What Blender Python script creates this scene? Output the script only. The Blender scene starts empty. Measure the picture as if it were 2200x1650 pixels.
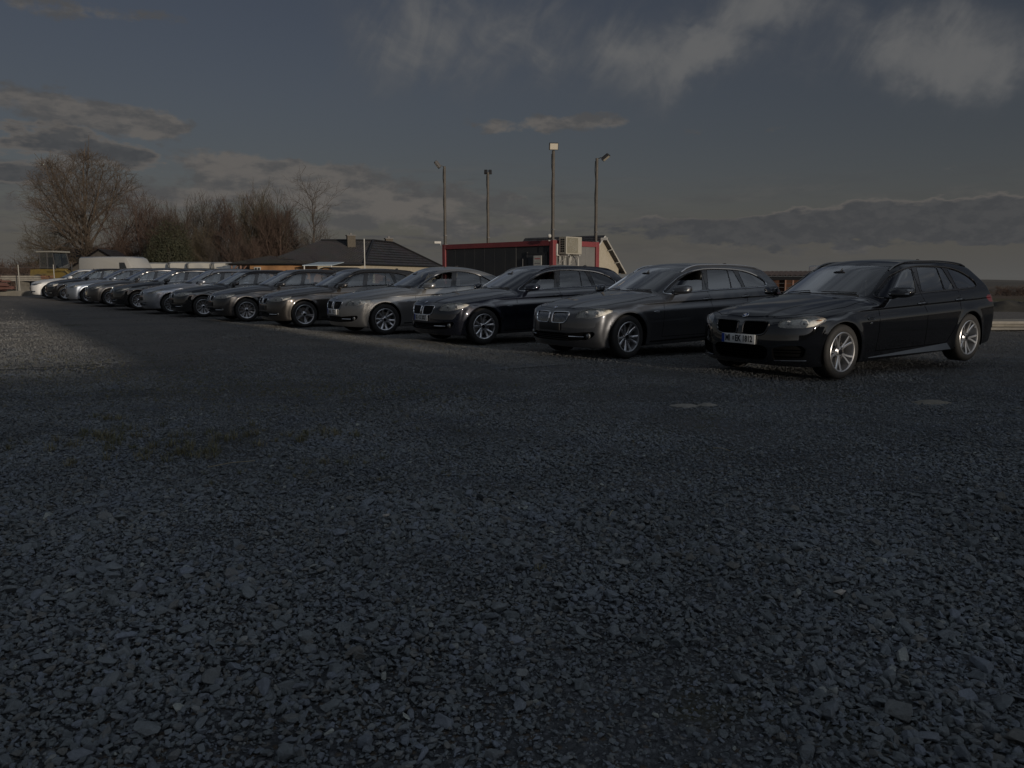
import bpy, bmesh, math, random
import numpy as np
from mathutils import Vector, Matrix, Euler
random.seed(7); RNG = np.random.default_rng(11)
scene = bpy.context.scene; COL = scene.collection
R = math.radians
# ---------------------------------------------------------------- camera
cam_data = bpy.data.cameras.new('camera'); cam = bpy.data.objects.new('camera', cam_data); COL.objects.link(cam); scene.camera = cam
cam_data.sensor_width = 36; cam_data.lens = 36*1715/2200; cam_data.clip_start = .05; cam_data.clip_end = 6000
cam.location = (0, 0, 1.253); cam.rotation_euler = (R(90-7.69), 0, 0)
# ---------------------------------------------------------------- sky, sun, exposure
SUN_EL, SUN_AZ = R(5.5), math.atan2(.575, -.818)          # azimuth of the sun measured from +Y towards +X: low, behind the camera to the right
SUN_DIR = Vector((math.sin(SUN_AZ)*math.cos(SUN_EL), math.cos(SUN_AZ)*math.cos(SUN_EL), math.sin(SUN_EL)))
sun_data = bpy.data.lights.new('sun', 'SUN'); sun = bpy.data.objects.new('sun', sun_data); COL.objects.link(sun)
sun_data.energy = 5.0; sun_data.angle = R(.9); sun_data.color = (1, .865, .71); sun.rotation_euler = SUN_DIR.to_track_quat('Z', 'Y').to_euler(); sun.location = (20, -30, 20)
scene.view_settings.view_transform = 'Standard'; scene.view_settings.look = 'None'; scene.view_settings.gamma = 1; scene.view_settings.use_curve_mapping = False
scene.view_settings.exposure = -1.0
scene.cycles.max_bounces = 8; scene.cycles.transparent_max_bounces = 16; scene.cycles.sample_clamp_indirect = 4; scene.cycles.caustics_reflective = False; scene.cycles.caustics_refractive = False

def build_world():
    w = bpy.data.worlds.new('World'); scene.world = w; w.use_nodes = True; nt = w.node_tree; nt.nodes.clear()
    N = lambda t, **k: node(nt, t, **k); L = nt.links.new
    tc = N('ShaderNodeTexCoord'); sep = N('ShaderNodeSeparateXYZ'); L(tc.outputs['Generated'], sep.inputs[0])
    def M(op, a, b=None, c=None):
        n = N('ShaderNodeMath', operation=op)
        for i, v in enumerate((a, b, c)):
            if v is None: continue
            if isinstance(v, (int, float)): n.inputs[i].default_value = v
            else: L(v, n.inputs[i])
        return n.outputs[0]
    def smooth(v, a, b):
        n = N('ShaderNodeMapRange', interpolation_type='SMOOTHSTEP'); L(v, n.inputs[0]); n.inputs[1].default_value = a; n.inputs[2].default_value = b; return n.outputs[0]
    x, y, z = sep.outputs
    zc = M('MAXIMUM', z, .004); comb = N('ShaderNodeCombineXYZ'); L(x, comb.inputs[0]); L(y, comb.inputs[1]); L(zc, comb.inputs[2])
    sky = N('ShaderNodeTexSky', sky_type='NISHITA'); sky.sun_disc = False; sky.sun_elevation = SUN_EL; sky.sun_rotation = SUN_AZ; sky.air_density = 1.0; sky.dust_density = 1.5; sky.ozone_density = 1.5; sky.altitude = 100
    L(comb.outputs[0], sky.inputs[0])
    az = M('ARCTAN2', x, y); el = M('ARCSINE', z); W_az, W_el = az, el                   # radians; 0 azimuth = +Y
    def vec(sx, sy, ox=0., oy=0., oz=0.):
        c = N('ShaderNodeCombineXYZ'); L(M('MULTIPLY_ADD', az, sx, ox), c.inputs[0]); L(M('MULTIPLY_ADD', el, sy, oy), c.inputs[1]); c.inputs[2].default_value = oz; return c.outputs[0]
    def noise(v, scale, detail=6, rough=.55, dist=0.):
        n = N('ShaderNodeTexNoise', noise_dimensions='3D'); L(v, n.inputs['Vector']); n.inputs['Scale'].default_value = scale; n.inputs['Detail'].default_value = detail; n.inputs['Roughness'].default_value = rough; n.inputs['Distortion'].default_value = dist; return n.outputs[0]
    def bump(a0, e0, ra, re, k=1.0, skew=0., at=None):
        """soft ellipse centred on azimuth a0, elevation e0 (degrees)"""
        az, el = at or (W_az, W_el)
        da = M('DIVIDE', M('SUBTRACT', az, R(a0)), R(ra)); de = M('DIVIDE', M('SUBTRACT', M('MULTIPLY_ADD', M('SUBTRACT', az, R(a0)), -skew, el), R(e0)), R(re))
        r2 = M('ADD', M('MULTIPLY', da, da), M('MULTIPLY', de, de)); return M('MULTIPLY', M('POWER', 2.718, M('MULTIPLY', r2, -1.)), k)
    def total(*v):
        s = v[0]
        for q in v[1:]: s = M('ADD', s, q)
        return s
    col = sky.outputs[0]
    def layer(base, mask, colour):
        m = N('ShaderNodeMix', data_type='RGBA'); L(mask, m.inputs[0])
        if isinstance(base, tuple): m.inputs[6].default_value = (*base, 1)
        else: L(base, m.inputs[6])
        if isinstance(colour, tuple): m.inputs[7].default_value = (*colour, 1)
        else: L(colour, m.inputs[7])
        return m.outputs[2]
    return nt, dict(N=N, L=L, M=M, smooth=smooth, vec=vec, noise=noise, bump=bump, total=total, col=col, layer=layer, az=az, el=el, z=z)

def node(nt, t, **k):
    n = nt.nodes.new(t)
    for a, v in k.items(): setattr(n, a, v)
    return n
# ---------------------------------------------------------------- materials
MATS = {}
def mat(name, color, rough=.5, metal=0., coat=0., **kw):
    if name in MATS: return MATS[name]
    m = bpy.data.materials.new(name); m.use_nodes = True; b = m.node_tree.nodes['Principled BSDF']
    b.inputs['Base Color'].default_value = (*color, 1); b.inputs['Roughness'].default_value = rough; b.inputs['Metallic'].default_value = metal
    if coat: b.inputs['Coat Weight'].default_value = coat; b.inputs['Coat Roughness'].default_value = kw.get('coat_rough', .02)
    if 'spec' in kw: b.inputs['Specular IOR Level'].default_value = kw['spec']
    noise = kw.get('noise'); nt = m.node_tree
    if noise:      # (scale, amount, second colour, bump)
        tc = node(nt, 'ShaderNodeTexCoord'); n = node(nt, 'ShaderNodeTexNoise'); n.inputs['Scale'].default_value = noise[0]; n.inputs['Detail'].default_value = 6; n.inputs['Roughness'].default_value = .6
        nt.links.new(tc.outputs['Object'], n.inputs['Vector']); mr = node(nt, 'ShaderNodeMapRange'); nt.links.new(n.outputs[0], mr.inputs[0]); mr.inputs[1].default_value = .35; mr.inputs[2].default_value = .65
        mx = node(nt, 'ShaderNodeMix', data_type='RGBA'); nt.links.new(mr.outputs[0], mx.inputs[0]); mx.inputs[6].default_value = (*color, 1); mx.inputs[7].default_value = (*noise[1], 1); nt.links.new(mx.outputs[2], b.inputs['Base Color'])
        if len(noise) > 2 and noise[2]:
            bp = node(nt, 'ShaderNodeBump'); bp.inputs['Strength'].default_value = noise[2]; bp.inputs['Distance'].default_value = .02; nt.links.new(n.outputs[0], bp.inputs['Height']); nt.links.new(bp.outputs[0], b.inputs['Normal'])
    MATS[name] = m; return m
def paint(name, base, flake, rough=.32, metal=.55, dust=.10, spec=.5, coat_ior=1.72):
    """car paint: metallic base, clear coat, light road dust low on the body, dark primer inside"""
    if name in MATS: return MATS[name]
    m = bpy.data.materials.new(name); m.use_nodes = True; nt = m.node_tree; b = nt.nodes['Principled BSDF']; L = nt.links.new; out = nt.nodes['Material Output']
    b.inputs['Metallic'].default_value = metal; b.inputs['Roughness'].default_value = rough; b.inputs['Specular IOR Level'].default_value = spec; b.inputs['Coat Weight'].default_value = 1; b.inputs['Coat Roughness'].default_value = .02; b.inputs['Coat IOR'].default_value = coat_ior
    tc = node(nt, 'ShaderNodeTexCoord'); v = node(nt, 'ShaderNodeTexVoronoi'); v.inputs['Scale'].default_value = 900; L(tc.outputs['Object'], v.inputs['Vector'])
    mx = node(nt, 'ShaderNodeMix', data_type='RGBA'); L(v.outputs['Color'], mx.inputs[0]); mx.inputs[6].default_value = (*base, 1); mx.inputs[7].default_value = (*flake, 1)
    sp = node(nt, 'ShaderNodeSeparateXYZ'); L(tc.outputs['Object'], sp.inputs[0]); mr = node(nt, 'ShaderNodeMapRange'); L(sp.outputs[2], mr.inputs[0]); mr.inputs[1].default_value = .62; mr.inputs[2].default_value = .18
    n = node(nt, 'ShaderNodeTexNoise'); n.inputs['Scale'].default_value = 5; n.inputs['Detail'].default_value = 8; L(tc.outputs['Object'], n.inputs['Vector']); mu = node(nt, 'ShaderNodeMath', operation='MULTIPLY'); L(mr.outputs[0], mu.inputs[0]); L(n.outputs[0], mu.inputs[1])
    mu2 = node(nt, 'ShaderNodeMath', operation='MULTIPLY'); L(mu.outputs[0], mu2.inputs[0]); mu2.inputs[1].default_value = dust*2
    dx = node(nt, 'ShaderNodeMix', data_type='RGBA'); L(mu2.outputs[0], dx.inputs[0]); L(mx.outputs[2], dx.inputs[6]); dx.inputs[7].default_value = (.10, .085, .065, 1); L(dx.outputs[2], b.inputs['Base Color'])
    inn = node(nt, 'ShaderNodeBsdfDiffuse'); inn.inputs[0].default_value = (.03, .03, .033, 1); g = node(nt, 'ShaderNodeNewGeometry'); ms = node(nt, 'ShaderNodeMixShader'); L(g.outputs['Backfacing'], ms.inputs[0]); L(b.outputs[0], ms.inputs[1]); L(inn.outputs[0], ms.inputs[2]); L(ms.outputs[0], out.inputs[0])
    MATS[name] = m; return m
def glass(name, tint, rough=0.0, ior=1.5, extra=0.0):
    """thin pane: tinted see-through with Fresnel reflection"""
    if name in MATS: return MATS[name]
    m = bpy.data.materials.new(name); m.use_nodes = True; nt = m.node_tree; nt.nodes.clear(); L = nt.links.new
    o = node(nt, 'ShaderNodeOutputMaterial'); t = node(nt, 'ShaderNodeBsdfTransparent'); t.inputs[0].default_value = (*tint, 1); g = node(nt, 'ShaderNodeBsdfAnisotropic'); g.inputs['Roughness'].default_value = rough; g.inputs[0].default_value = (1, 1, 1, 1)
    f = node(nt, 'ShaderNodeFresnel'); f.inputs[0].default_value = ior; a = node(nt, 'ShaderNodeMath', operation='MULTIPLY_ADD'); L(f.outputs[0], a.inputs[0]); a.inputs[1].default_value = 2.7; a.inputs[2].default_value = extra; a.use_clamp = True
    ms = node(nt, 'ShaderNodeMixShader'); L(a.outputs[0], ms.inputs[0]); L(t.outputs[0], ms.inputs[1]); L(g.outputs[0], ms.inputs[2]); L(ms.outputs[0], o.inputs[0]); MATS[name] = m; return m
# ---------------------------------------------------------------- objects
def mesh_data(name, V, F, normals=None, smooth=True, auto=None):
    me = bpy.data.meshes.new(name); V = np.asarray(V, float); me.from_pydata(V.tolist(), [], [tuple(map(int, f)) for f in F]); me.validate(clean_customdata=False)
    if smooth: me.polygons.foreach_set('use_smooth', [True]*len(me.polygons))
    if normals is not None and len(normals) == len(me.vertices): me.normals_split_custom_set_from_vertices(np.asarray(normals, float).tolist())
    elif auto: me.set_sharp_from_angle(angle=R(auto))
    me.update(); return me
def obj(name, V, F, m, parent=None, smooth=False, auto=None, normals=None, kind=None):
    me = mesh_data(name, V, F, normals, smooth or bool(auto), auto)
    if m: me.materials.append(m)
    o = bpy.data.objects.new(name, me); COL.objects.link(o)
    if parent: o.parent = parent
    if kind: o['kind'] = kind
    return o
def tag(o, label, cat, group=None):
    o['label'] = label; o['category'] = cat
    if group: o['group'] = group
    return o
def thing(name, label, cat, loc=(0, 0, 0), rotz=0, group=None):
    o = bpy.data.objects.new(name, None); o.empty_display_size = .2; COL.objects.link(o); o.location = loc; o.rotation_euler = (0, 0, rotz); return tag(o, label, cat, group)
# ---------------------------------------------------------------- lie of the land
YAW = R(213.65); HEAD = np.array([math.cos(YAW), math.sin(YAW)]); LEFT = np.array([-HEAD[1], HEAD[0]])
ROW0 = np.array([3.548, 10.467]); ROWD = np.array([-.664, .747])
def land(x, y):
    """height of the yard: flat, falling gently behind the row of cars, rising a hand's breadth to its far end"""
    x, y = np.asarray(x, float), np.asarray(y, float); px, py = x-ROW0[0], y-ROW0[1]
    n = np.array([.747, .664]); w = px*n[0]+py*n[1]; u = px*ROWD[0]+py*ROWD[1]
    wb_ = np.maximum(w, 0); h = -.016*wb_*(wb_ < 1e9); h = np.where(wb_ > 30, -.48-.006*(wb_-30), h)
    t = np.clip((u-22)/20, 0, 1); return np.maximum(h, -2.6)+.17*t*t*(3-2*t)
# ---------------------------------------------------------------- clouds over the Nishita sky
SKY_K = 1.0
def finish_world(strength=.05):
    nt, W = build_world(); M, L, N, smooth, vec, noise, bump, total, layer = (W[k] for k in ('M', 'L', 'N', 'smooth', 'vec', 'noise', 'bump', 'total', 'layer')); az, el, z = W['az'], W['el'], W['z']
    k = SKY_K/strength
    C = lambda r, g, b: (r*k, g*k, b*k)
    hs = N('ShaderNodeHueSaturation'); hs.inputs['Saturation'].default_value = .74; hs.inputs['Value'].default_value = 1.12; L(W['col'], hs.inputs['Color'])
    tn = N('ShaderNodeVectorMath', operation='MULTIPLY'); L(hs.outputs[0], tn.inputs[0]); tn.inputs[1].default_value = (1.05, .965, 1.11); col = tn.outputs[0]
    # uneven outlines: every cloud position is looked up through a slowly wandering offset
    w1 = noise(vec(7., 9., 2., 1., 6.), 1.3, 4, .62); w2 = noise(vec(8., 16., 7., 3., 2.), 1.3, 4, .62)
    azw, elw = M('MULTIPLY_ADD', M('SUBTRACT', w1, .5), R(9.), az), M('MULTIPLY_ADD', M('SUBTRACT', w2, .5), R(2.6), el)
    def bumpw(*a, **q):
        return bump(*a, at=(azw, elw), **q)
    # clouds glow towards the sun, which stands behind the camera
    dp = N('ShaderNodeVectorMath', operation='DOT_PRODUCT'); L(N('ShaderNodeTexCoord').outputs['Generated'], dp.inputs[0]); dp.inputs[1].default_value = SUN_DIR; glow = M('MULTIPLY_ADD', M('POWER', M('MAXIMUM', dp.outputs['Value'], 0.), 2.5), 4.6, 1.)
    def lit_by(c):
        v = N('ShaderNodeVectorMath', operation='SCALE')
        if isinstance(c, tuple): v.inputs[0].default_value = c
        else: L(c, v.inputs[0])
        L(glow, v.inputs['Scale']); return v.outputs[0]
    # pale veil that thickens towards the horizon
    veil = M('MULTIPLY', M('POWER', 2.718, M('MULTIPLY', M('ABSOLUTE', el), M('MULTIPLY_ADD', smooth(M('ABSOLUTE', az), R(38), R(62)), 1/R(6.5)-1/R(15), -1/R(6.5)))), .92)
    col = layer(col, veil, lit_by(layer(C(.186, .184, .176), smooth(el, R(2.0), R(8.)), C(.164, .181, .204))))
    # grey streaks of far stratus low down
    n = noise(vec(3.2, 30., 3.1, 0, 2.), 2.2, 7, .62, .25)
    low = M('MULTIPLY', smooth(el, R(.2), R(1.2)), M('SUBTRACT', 1., smooth(el, R(4.5), R(8.5))))
    left = M('ADD', .35, M('MULTIPLY', M('SUBTRACT', 1., smooth(az, R(-8), R(12))), .75))
    st = M('MULTIPLY', M('MULTIPLY', smooth(n, .44, .66), low), left)
    n2 = noise(vec(9., 34., 1.1, 4., 5.), 2.0, 5, .6)
    cc = layer(C(.118, .118, .124), smooth(n2, .38, .66), C(.200, .190, .180))
    col = layer(col, M('MULTIPLY', st, .85), cc)
    # cumulus: lumps with bright heads and grey feet
    cloud = [(-28.2, 9.9, 4.6, 1.05, 1.0), (-24.3, 9.5, 2.6, .6, .75), (-20.5, 6.8, 4.0, 1.0, .95), (-15.9, 6.6, 3.2, .8, .9), (-11.3, 6.5, 3.6, .9, .95), (-1.5, 10.5, 1.7, .42, .62), (2.1, 10.35, 2.0, .5, .72), (6.1, 10.6, 2.3, .62, .76), (13.0, 9.4, 1.3, .5, .52), (18.7, 9.5, 1.4, .4, .5), (22.5, 9.6, 1.2, .3, .4), (-1.6, 5.7, 4.2, .7, .7), (-29.0, 15.6, 3.5, 1.0, .5), (-24.3, 15.9, 2.5, .7, .42), (-7, 4.3, 4., .7, .6), (1.0, 4.2, 2.0, .45, .6), (20.5, 1.9, 4.2, .55, .7), (4.5, 4.0, 2.2, .4, .55), (28, 6.2, 3.2, .5, .4), (-25.5, 5.2, 4.5, .5, .6), (-18.0, 5.3, 5.0, .45, .6), (-9.5, 5.0, 4.5, .5, .62), (-13.0, 3.6, 6.0, .5, .6), (-29.5, 4.4, 4.0, .6, .6), (3.6, 2.3, 4.0, .4, .5), (-4.5, 3.0, 4.5, .45, .6)]
    dens = total(*[bumpw(a, e, ra*1.3, re*1.35, q*.95) for a, e, ra, re, q in cloud])
    out = M('MULTIPLY', smooth(M('ABSOLUTE', az), R(40), R(60)), M('MULTIPLY', M('SUBTRACT', 1., smooth(el, R(25), R(50))), .40))   # the same broken cloud goes on round the horizon
    dens = M('ADD', dens, out)
    nn = noise(vec(11., 22., .3, .7, 1.), 1.7, 6, .62, .15); nb = noise(vec(30., 52., .3, .7, 3.), 1.6, 6, .6)
    d = M('MULTIPLY_ADD', M('SUBTRACT', nn, .5), 1.5, M('MULTIPLY_ADD', M('SUBTRACT', nb, .5), .55, dens))
    m = smooth(d, .42, .78)
    sh_ = noise(vec(9., 26., .3, 1.05, 1.), 1.7, 7, .6, .1)
    lit = smooth(M('ADD', M('MULTIPLY', M('SUBTRACT', sh_, nn), 2.2), M('MULTIPLY', d, .38)), .02, .55)
    cc = lit_by(layer(C(.146, .145, .147), lit, C(.240, .222, .206)))
    col = layer(col, M('MULTIPLY', m, .88), cc)
    # dark bank to the right and dark rags on the left
    bank = total(bumpw(21.5, 3.15, 18, 1.25, 1.0), bumpw(31, 3.4, 8, 1.4, .7), bumpw(-29.9, 8.2, 4.4, .95, .95), bumpw(-26.2, 7.3, 2.6, .75, .8), bumpw(-31.6, 6.3, 3.6, .75, .95), bumpw(44, 4, 12, 1.4, .8))
    nk = noise(vec(10., 34., 5.2, 1.3, 8.), 1.6, 6, .62, .1)
    dk = M('MULTIPLY_ADD', M('SUBTRACT', nk, .5), 1.45, bank); dk = M('SUBTRACT', dk, M('ADD', bump(14.8, 4.2, 2.2, .24, .75), bump(18.5, 5.0, 4.5, .22, .3)))
    mk = smooth(dk, .42, .62)
    rim = M('MULTIPLY', M('SUBTRACT', 1., smooth(dk, .50, .80)), smooth(M('SUBTRACT', el, R(3.4)), 0., R(.9)))
    dark = layer(C(.108, .112, .120), smooth(nb, .40, .62), C(.132, .134, .139))
    cc = layer(dark, M('MULTIPLY', rim, .95), C(.235, .215, .198))
    col = layer(col, M('MULTIPLY', mk, .93), cc)
    # high streaked cirrus near the top of the view, and thinner beyond it
    v1 = noise(vec(9., 9., 2., 5., 6.), 1.0, 5, .6); azc, elc = M('MULTIPLY_ADD', M('SUBTRACT', v1, .5), R(8.), az), M('MULTIPLY_ADD', M('SUBTRACT', w1, .5), R(5.), el)
    def bc(*a): return bump(*a, at=(azc, elc))
    cir = total(bc(-7.3, 15.0, 5.0, 3.8, .58), bc(-1.5, 15.6, 7.5, 2.8, .68), bc(7.3, 14.4, 5.0, 2.4, .84), bc(14.0, 15.0, 5.6, 2.0, .88, .34), bc(11.8, 13.0, 2.6, 1.8, .52, .9), bc(26.0, 14.2, 4.4, 2.7, 1.05, -.25), bc(27.5, 12.0, 3.6, 1.5, .7), bc(17.5, 17.3, 3.2, 2.2, .8), bc(21, 13.2, 5.0, 1.5, .45), bc(32, 13.5, 4.0, 2.2, .55), bump(5, 26, 28, 7, .5))
    sv = N('ShaderNodeVectorRotate', rotation_type='Z_AXIS'); L(vec(1., 1.), sv.inputs[0]); sv.inputs['Angle'].default_value = R(30); sm = N('ShaderNodeVectorMath', operation='MULTIPLY'); L(sv.outputs[0], sm.inputs[0]); sm.inputs[1].default_value = (15., 5.0, 1.); c1 = noise(sm.outputs[0], 1.3, 6, .54, 1.6); c2 = noise(vec(7., 8., 9.1, .2, 2.), 2.0, 7, .58, .9)
    tx = M('ADD', M('MULTIPLY', c1, .42), M('MULTIPLY', c2, .58))
    dc = M('ADD', M('MULTIPLY', cir, .60), M('MULTIPLY', M('SUBTRACT', tx, .52), M('MINIMUM', M('MULTIPLY', cir, 2.6), 1.5)))
    mc = smooth(dc, -.02, 1.0); cc = layer(C(.165, .172, .184), smooth(dc, .15, .85), C(.244, .245, .247))
    col = layer(col, M('MULTIPLY', mc, .92), cc)
    # unseen bright cloud sheet added overhead to lift the light in the shade
    pl = N('ShaderNodeCombineXYZ'); sp = N('ShaderNodeSeparateXYZ'); L(N('ShaderNodeTexCoord').outputs['Generated'], sp.inputs[0]); zz = M('ADD', M('MAXIMUM', sp.outputs[2], 0.), .22); L(M('DIVIDE', sp.outputs[0], zz), pl.inputs[0]); L(M('DIVIDE', sp.outputs[1], zz), pl.inputs[1])
    ov = noise(pl.outputs[0], 1.3, 6, .58, .4); mo = M('MULTIPLY', smooth(ov, .36, .62), smooth(el, R(17), R(34)))
    col = layer(col, M('MULTIPLY', mo, .9), lit_by(C(.385, .43, .49)))
    bg = N('ShaderNodeBackground'); bg.inputs[1].default_value = strength; L(col, bg.inputs[0]); o = N('ShaderNodeOutputWorld'); L(bg.outputs[0], o.inputs[0])
    scene.world.cycles.sampling_method = 'MANUAL'; scene.world.cycles.sample_map_resolution = 512
    return nt
finish_world()
# ---------------------------------------------------------------- car shape
def spline(pts):
    pts = np.array(sorted(pts), float); x, y = pts[:, 0], pts[:, 1]; n = len(x)
    h = np.diff(x); dl = np.diff(y)/h; m = np.zeros(n)
    for i in range(1, n-1):
        if dl[i-1]*dl[i] > 0:
            w1 = 2*h[i]+h[i-1]; w2 = h[i]+2*h[i-1]; m[i] = (w1+w2)/(w1/dl[i-1]+w2/dl[i])
    m[0], m[-1] = dl[0], dl[-1]
    def f(q):
        q = np.clip(q, x[0], x[-1]); i = np.clip(np.searchsorted(x, q)-1, 0, n-2); t = (q-x[i])/h[i]
        return (2*t**3-3*t**2+1)*y[i]+(t**3-2*t**2+t)*h[i]*m[i]+(-2*t**3+3*t**2)*y[i+1]+(t**3-t**2)*h[i]*m[i+1]
    return f
def smax(a, b, k):
    h = np.maximum(k-np.abs(a-b), 0)/k
    return np.maximum(a, b)+h*h*k*.25
def smin(a, b, k): return -smax(-a, -b, k)
def sstep(a, b, x):
    t = np.clip((x-a)/(b-a), 0, 1); return t*t*(3-2*t)

class CarShape:
    """Implicit body of a car: f < 0 inside. x forward from the front axle, y to its left, z up."""
    def __init__(s, S):
        s.S = S
        for k in ('side', 'plan', 'hood', 'roof', 'front', 'rear', 'bottom', 'gh'): setattr(s, k, spline(S[k]))
    def Y(s, x, z):
        S = s.S; zz = z-S['rise']*(-(x+1.5))
        y = s.side(zz)-s.plan(x)
        a = sstep(.25, -.7, x)*sstep(S['xr']+.1, S['xr']+.7, x); c = S['crease']
        y = y-a*S['cdep']*np.where(zz < c+.01, sstep(c-.13, c-.012, zz)*(1-sstep(c-.012, c+.01, zz)), 0)
        for xw in (0, -S['wb']):
            r = np.hypot(x-xw, z-S['rw']); y = y+.014*np.exp(-((r-S['ra']-.01)/.05)**2)
        return y-s.gh(x)*sstep(.95, 1.35, zz)
    def Z(s, x, y):
        S = s.S; ay = np.abs(y)
        hd = s.hood(x)-.035*(ay/.6)**2-.05*np.clip((ay-.55)/.3, 0, 2)**2
        t = np.clip((.75-x)/1.4, 0, 1); yl = S['hc0']+t*(S['hc1']-S['hc0'])
        hd = hd+S['hcd']*sstep(yl+.035, yl-.035, ay)*sstep(.8, .6, x)*sstep(-1.0, -.5, x)
        ws = S['wz0']+(S['wx0']-S['wback']*(ay/.7)**2-x)*S['wsl']
        rf = s.roof(x)-.045*(ay/.55)**2
        rg = S['rz0']+(x-(S['rx0']+.06*(ay/.6)**2))*S['rsl']
        return smax(hd, smin(smin(ws, rf, .10), rg, .06), .03)
    def f(s, P):
        x, y, z = P[..., 0], P[..., 1], P[..., 2]; S = s.S; ay = np.abs(y)
        a = ay-s.Y(x, z); b = z-s.Z(x, y); c = x-(s.front(z)-S['fa']*ay**S['fp'])
        d = s.rear(z)+.30*ay**3-x; e = s.bottom(x)-z
        return smax(smax(smax(smax(a, b, .05), c, .06), d, .06), e, .03)
    def normal(s, P, e=.004):
        g = np.stack([s.f(P+np.eye(3)[i]*e)-s.f(P-np.eye(3)[i]*e) for i in range(3)], -1)
        return g/np.maximum(np.linalg.norm(g, axis=-1, keepdims=True), 1e-9)
    def solve(s, O, D, t1=2.2):
        a = np.full(len(O), .02); b = np.full(len(O), t1)
        for _ in range(30):
            m = (a+b)/2; ins = s.f(O+D*m[:, None]) < 0
            a = np.where(ins, m, a); b = np.where(ins, b, m)
        return O+D*((a+b)/2)[:, None]
    def on_side(s, xz, off=0.0):
        xz = np.asarray(xz, float); O = np.stack([xz[:, 0], 0*xz[:, 0], xz[:, 1]], 1); D = np.tile([0, 1., 0], (len(O), 1))
        P = s.solve(O, D, 1.2); return P+s.normal(P)*off
    def on_front(s, yz, off=0.0):
        yz = np.asarray(yz, float); O = np.stack([0*yz[:, 0]-.3, yz[:, 0], yz[:, 1]], 1); D = np.tile([1., 0, 0], (len(O), 1))
        P = s.solve(O, D, 1.6); return P+s.normal(P)*off
    def on_top(s, xy, off=0.0):
        xy = np.asarray(xy, float); O = np.stack([xy[:, 0], xy[:, 1], 0*xy[:, 0]+.5], 1); D = np.tile([0, 0, 1.], (len(O), 1))
        P = s.solve(O, D, 1.5); return P+s.normal(P)*off
    def mesh(s, fine=1.0):
        S = s.S
        def lin(a, b, h): n = max(1, int(round(abs(b-a)/(h*fine)))); return list(np.linspace(a, b, n+1))[:-1]
        c = S['crease']
        xs = np.array(lin(S['xr'], .35, .027)+lin(.35, S['xf'], .023)+[S['xf']])
        zs = np.array(lin(.15, c-.17, .027)+lin(c-.17, c-.02, .0165)+lin(c-.02, c+.02, .008)+lin(c+.02, 1.06, .019)+lin(1.06, 1.42, .025)+[1.42])
        ys = np.array(lin(0, .86, .025)+[.86])
        nx, ny, nz = len(xs), len(ys), len(zs); ids = {}; P = []; Q = []
        def vid(i, j, k):
            key = (i, j, k)
            if key not in ids: ids[key] = len(P); P.append((xs[i], ys[j], zs[k]))
            return ids[key]
        for i in range(nx-1):
            for k in range(nz-1): Q.append((vid(i, ny-1, k), vid(i, ny-1, k+1), vid(i+1, ny-1, k+1), vid(i+1, ny-1, k)))
            for j in range(ny-1):
                Q.append((vid(i, j, nz-1), vid(i+1, j, nz-1), vid(i+1, j+1, nz-1), vid(i, j+1, nz-1)))
                Q.append((vid(i, j, 0), vid(i, j+1, 0), vid(i+1, j+1, 0), vid(i+1, j, 0)))
        for j in range(ny-1):
            for k in range(nz-1):
                Q.append((vid(nx-1, j, k), vid(nx-1, j+1, k), vid(nx-1, j+1, k+1), vid(nx-1, j, k+1)))
                Q.append((vid(0, j, k), vid(0, j, k+1), vid(0, j+1, k+1), vid(0, j+1, k)))
        P = np.array(P); Q = np.array(Q)
        P[:, 2] += S['rise']*(-(P[:, 0]+1.5))*np.clip((P[:, 2]-.15)/.5, 0, 1)
        O = np.stack([np.clip(P[:, 0], S['xr']+.7, S['xf']-.65), 0*P[:, 0], 0*P[:, 0]+.56], 1)
        return s.solve(O, P-O), Q

def poly_sdf(poly, p):
    """signed distance of 2-D points p to a polygon, negative inside"""
    v = np.array(poly, float); w = np.roll(v, -1, 0); d2 = np.full(len(p), 1e9); ins = np.zeros(len(p), bool)
    for a, b in zip(v, w):
        e = b-a; q = p-a; t = np.clip((q@e)/max(e@e, 1e-12), 0, 1); r = q-t[:, None]*e; d2 = np.minimum(d2, (r*r).sum(1))
        c = (a[1] > p[:, 1]) != (b[1] > p[:, 1])
        with np.errstate(divide='ignore', invalid='ignore'): xi = (b[0]-a[0])*(p[:, 1]-a[1])/(b[1]-a[1])+a[0]
        ins ^= c & (p[:, 0] < xi)
    d = np.sqrt(d2); return np.where(ins, -d, d)
def round_poly(pts, n=4):
    """smooth a closed polygon a little (Chaikin corner cutting)"""
    v = np.array(pts, float)
    for _ in range(n-2):
        w = np.roll(v, -1, 0); v = np.stack([.78*v+.22*w, .22*v+.78*w], 1).reshape(-1, 2)
    return v
SIDE = lambda P: P[:, [0, 2]]
FRONT = lambda P: P[:, [1, 2]]
TOP = lambda P: P[:, [0, 1]]
DIAG = lambda P: np.stack([-.69*P[:, 0]+.72*P[:, 1], P[:, 2]], 1)     # unrolls the front corner

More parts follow.
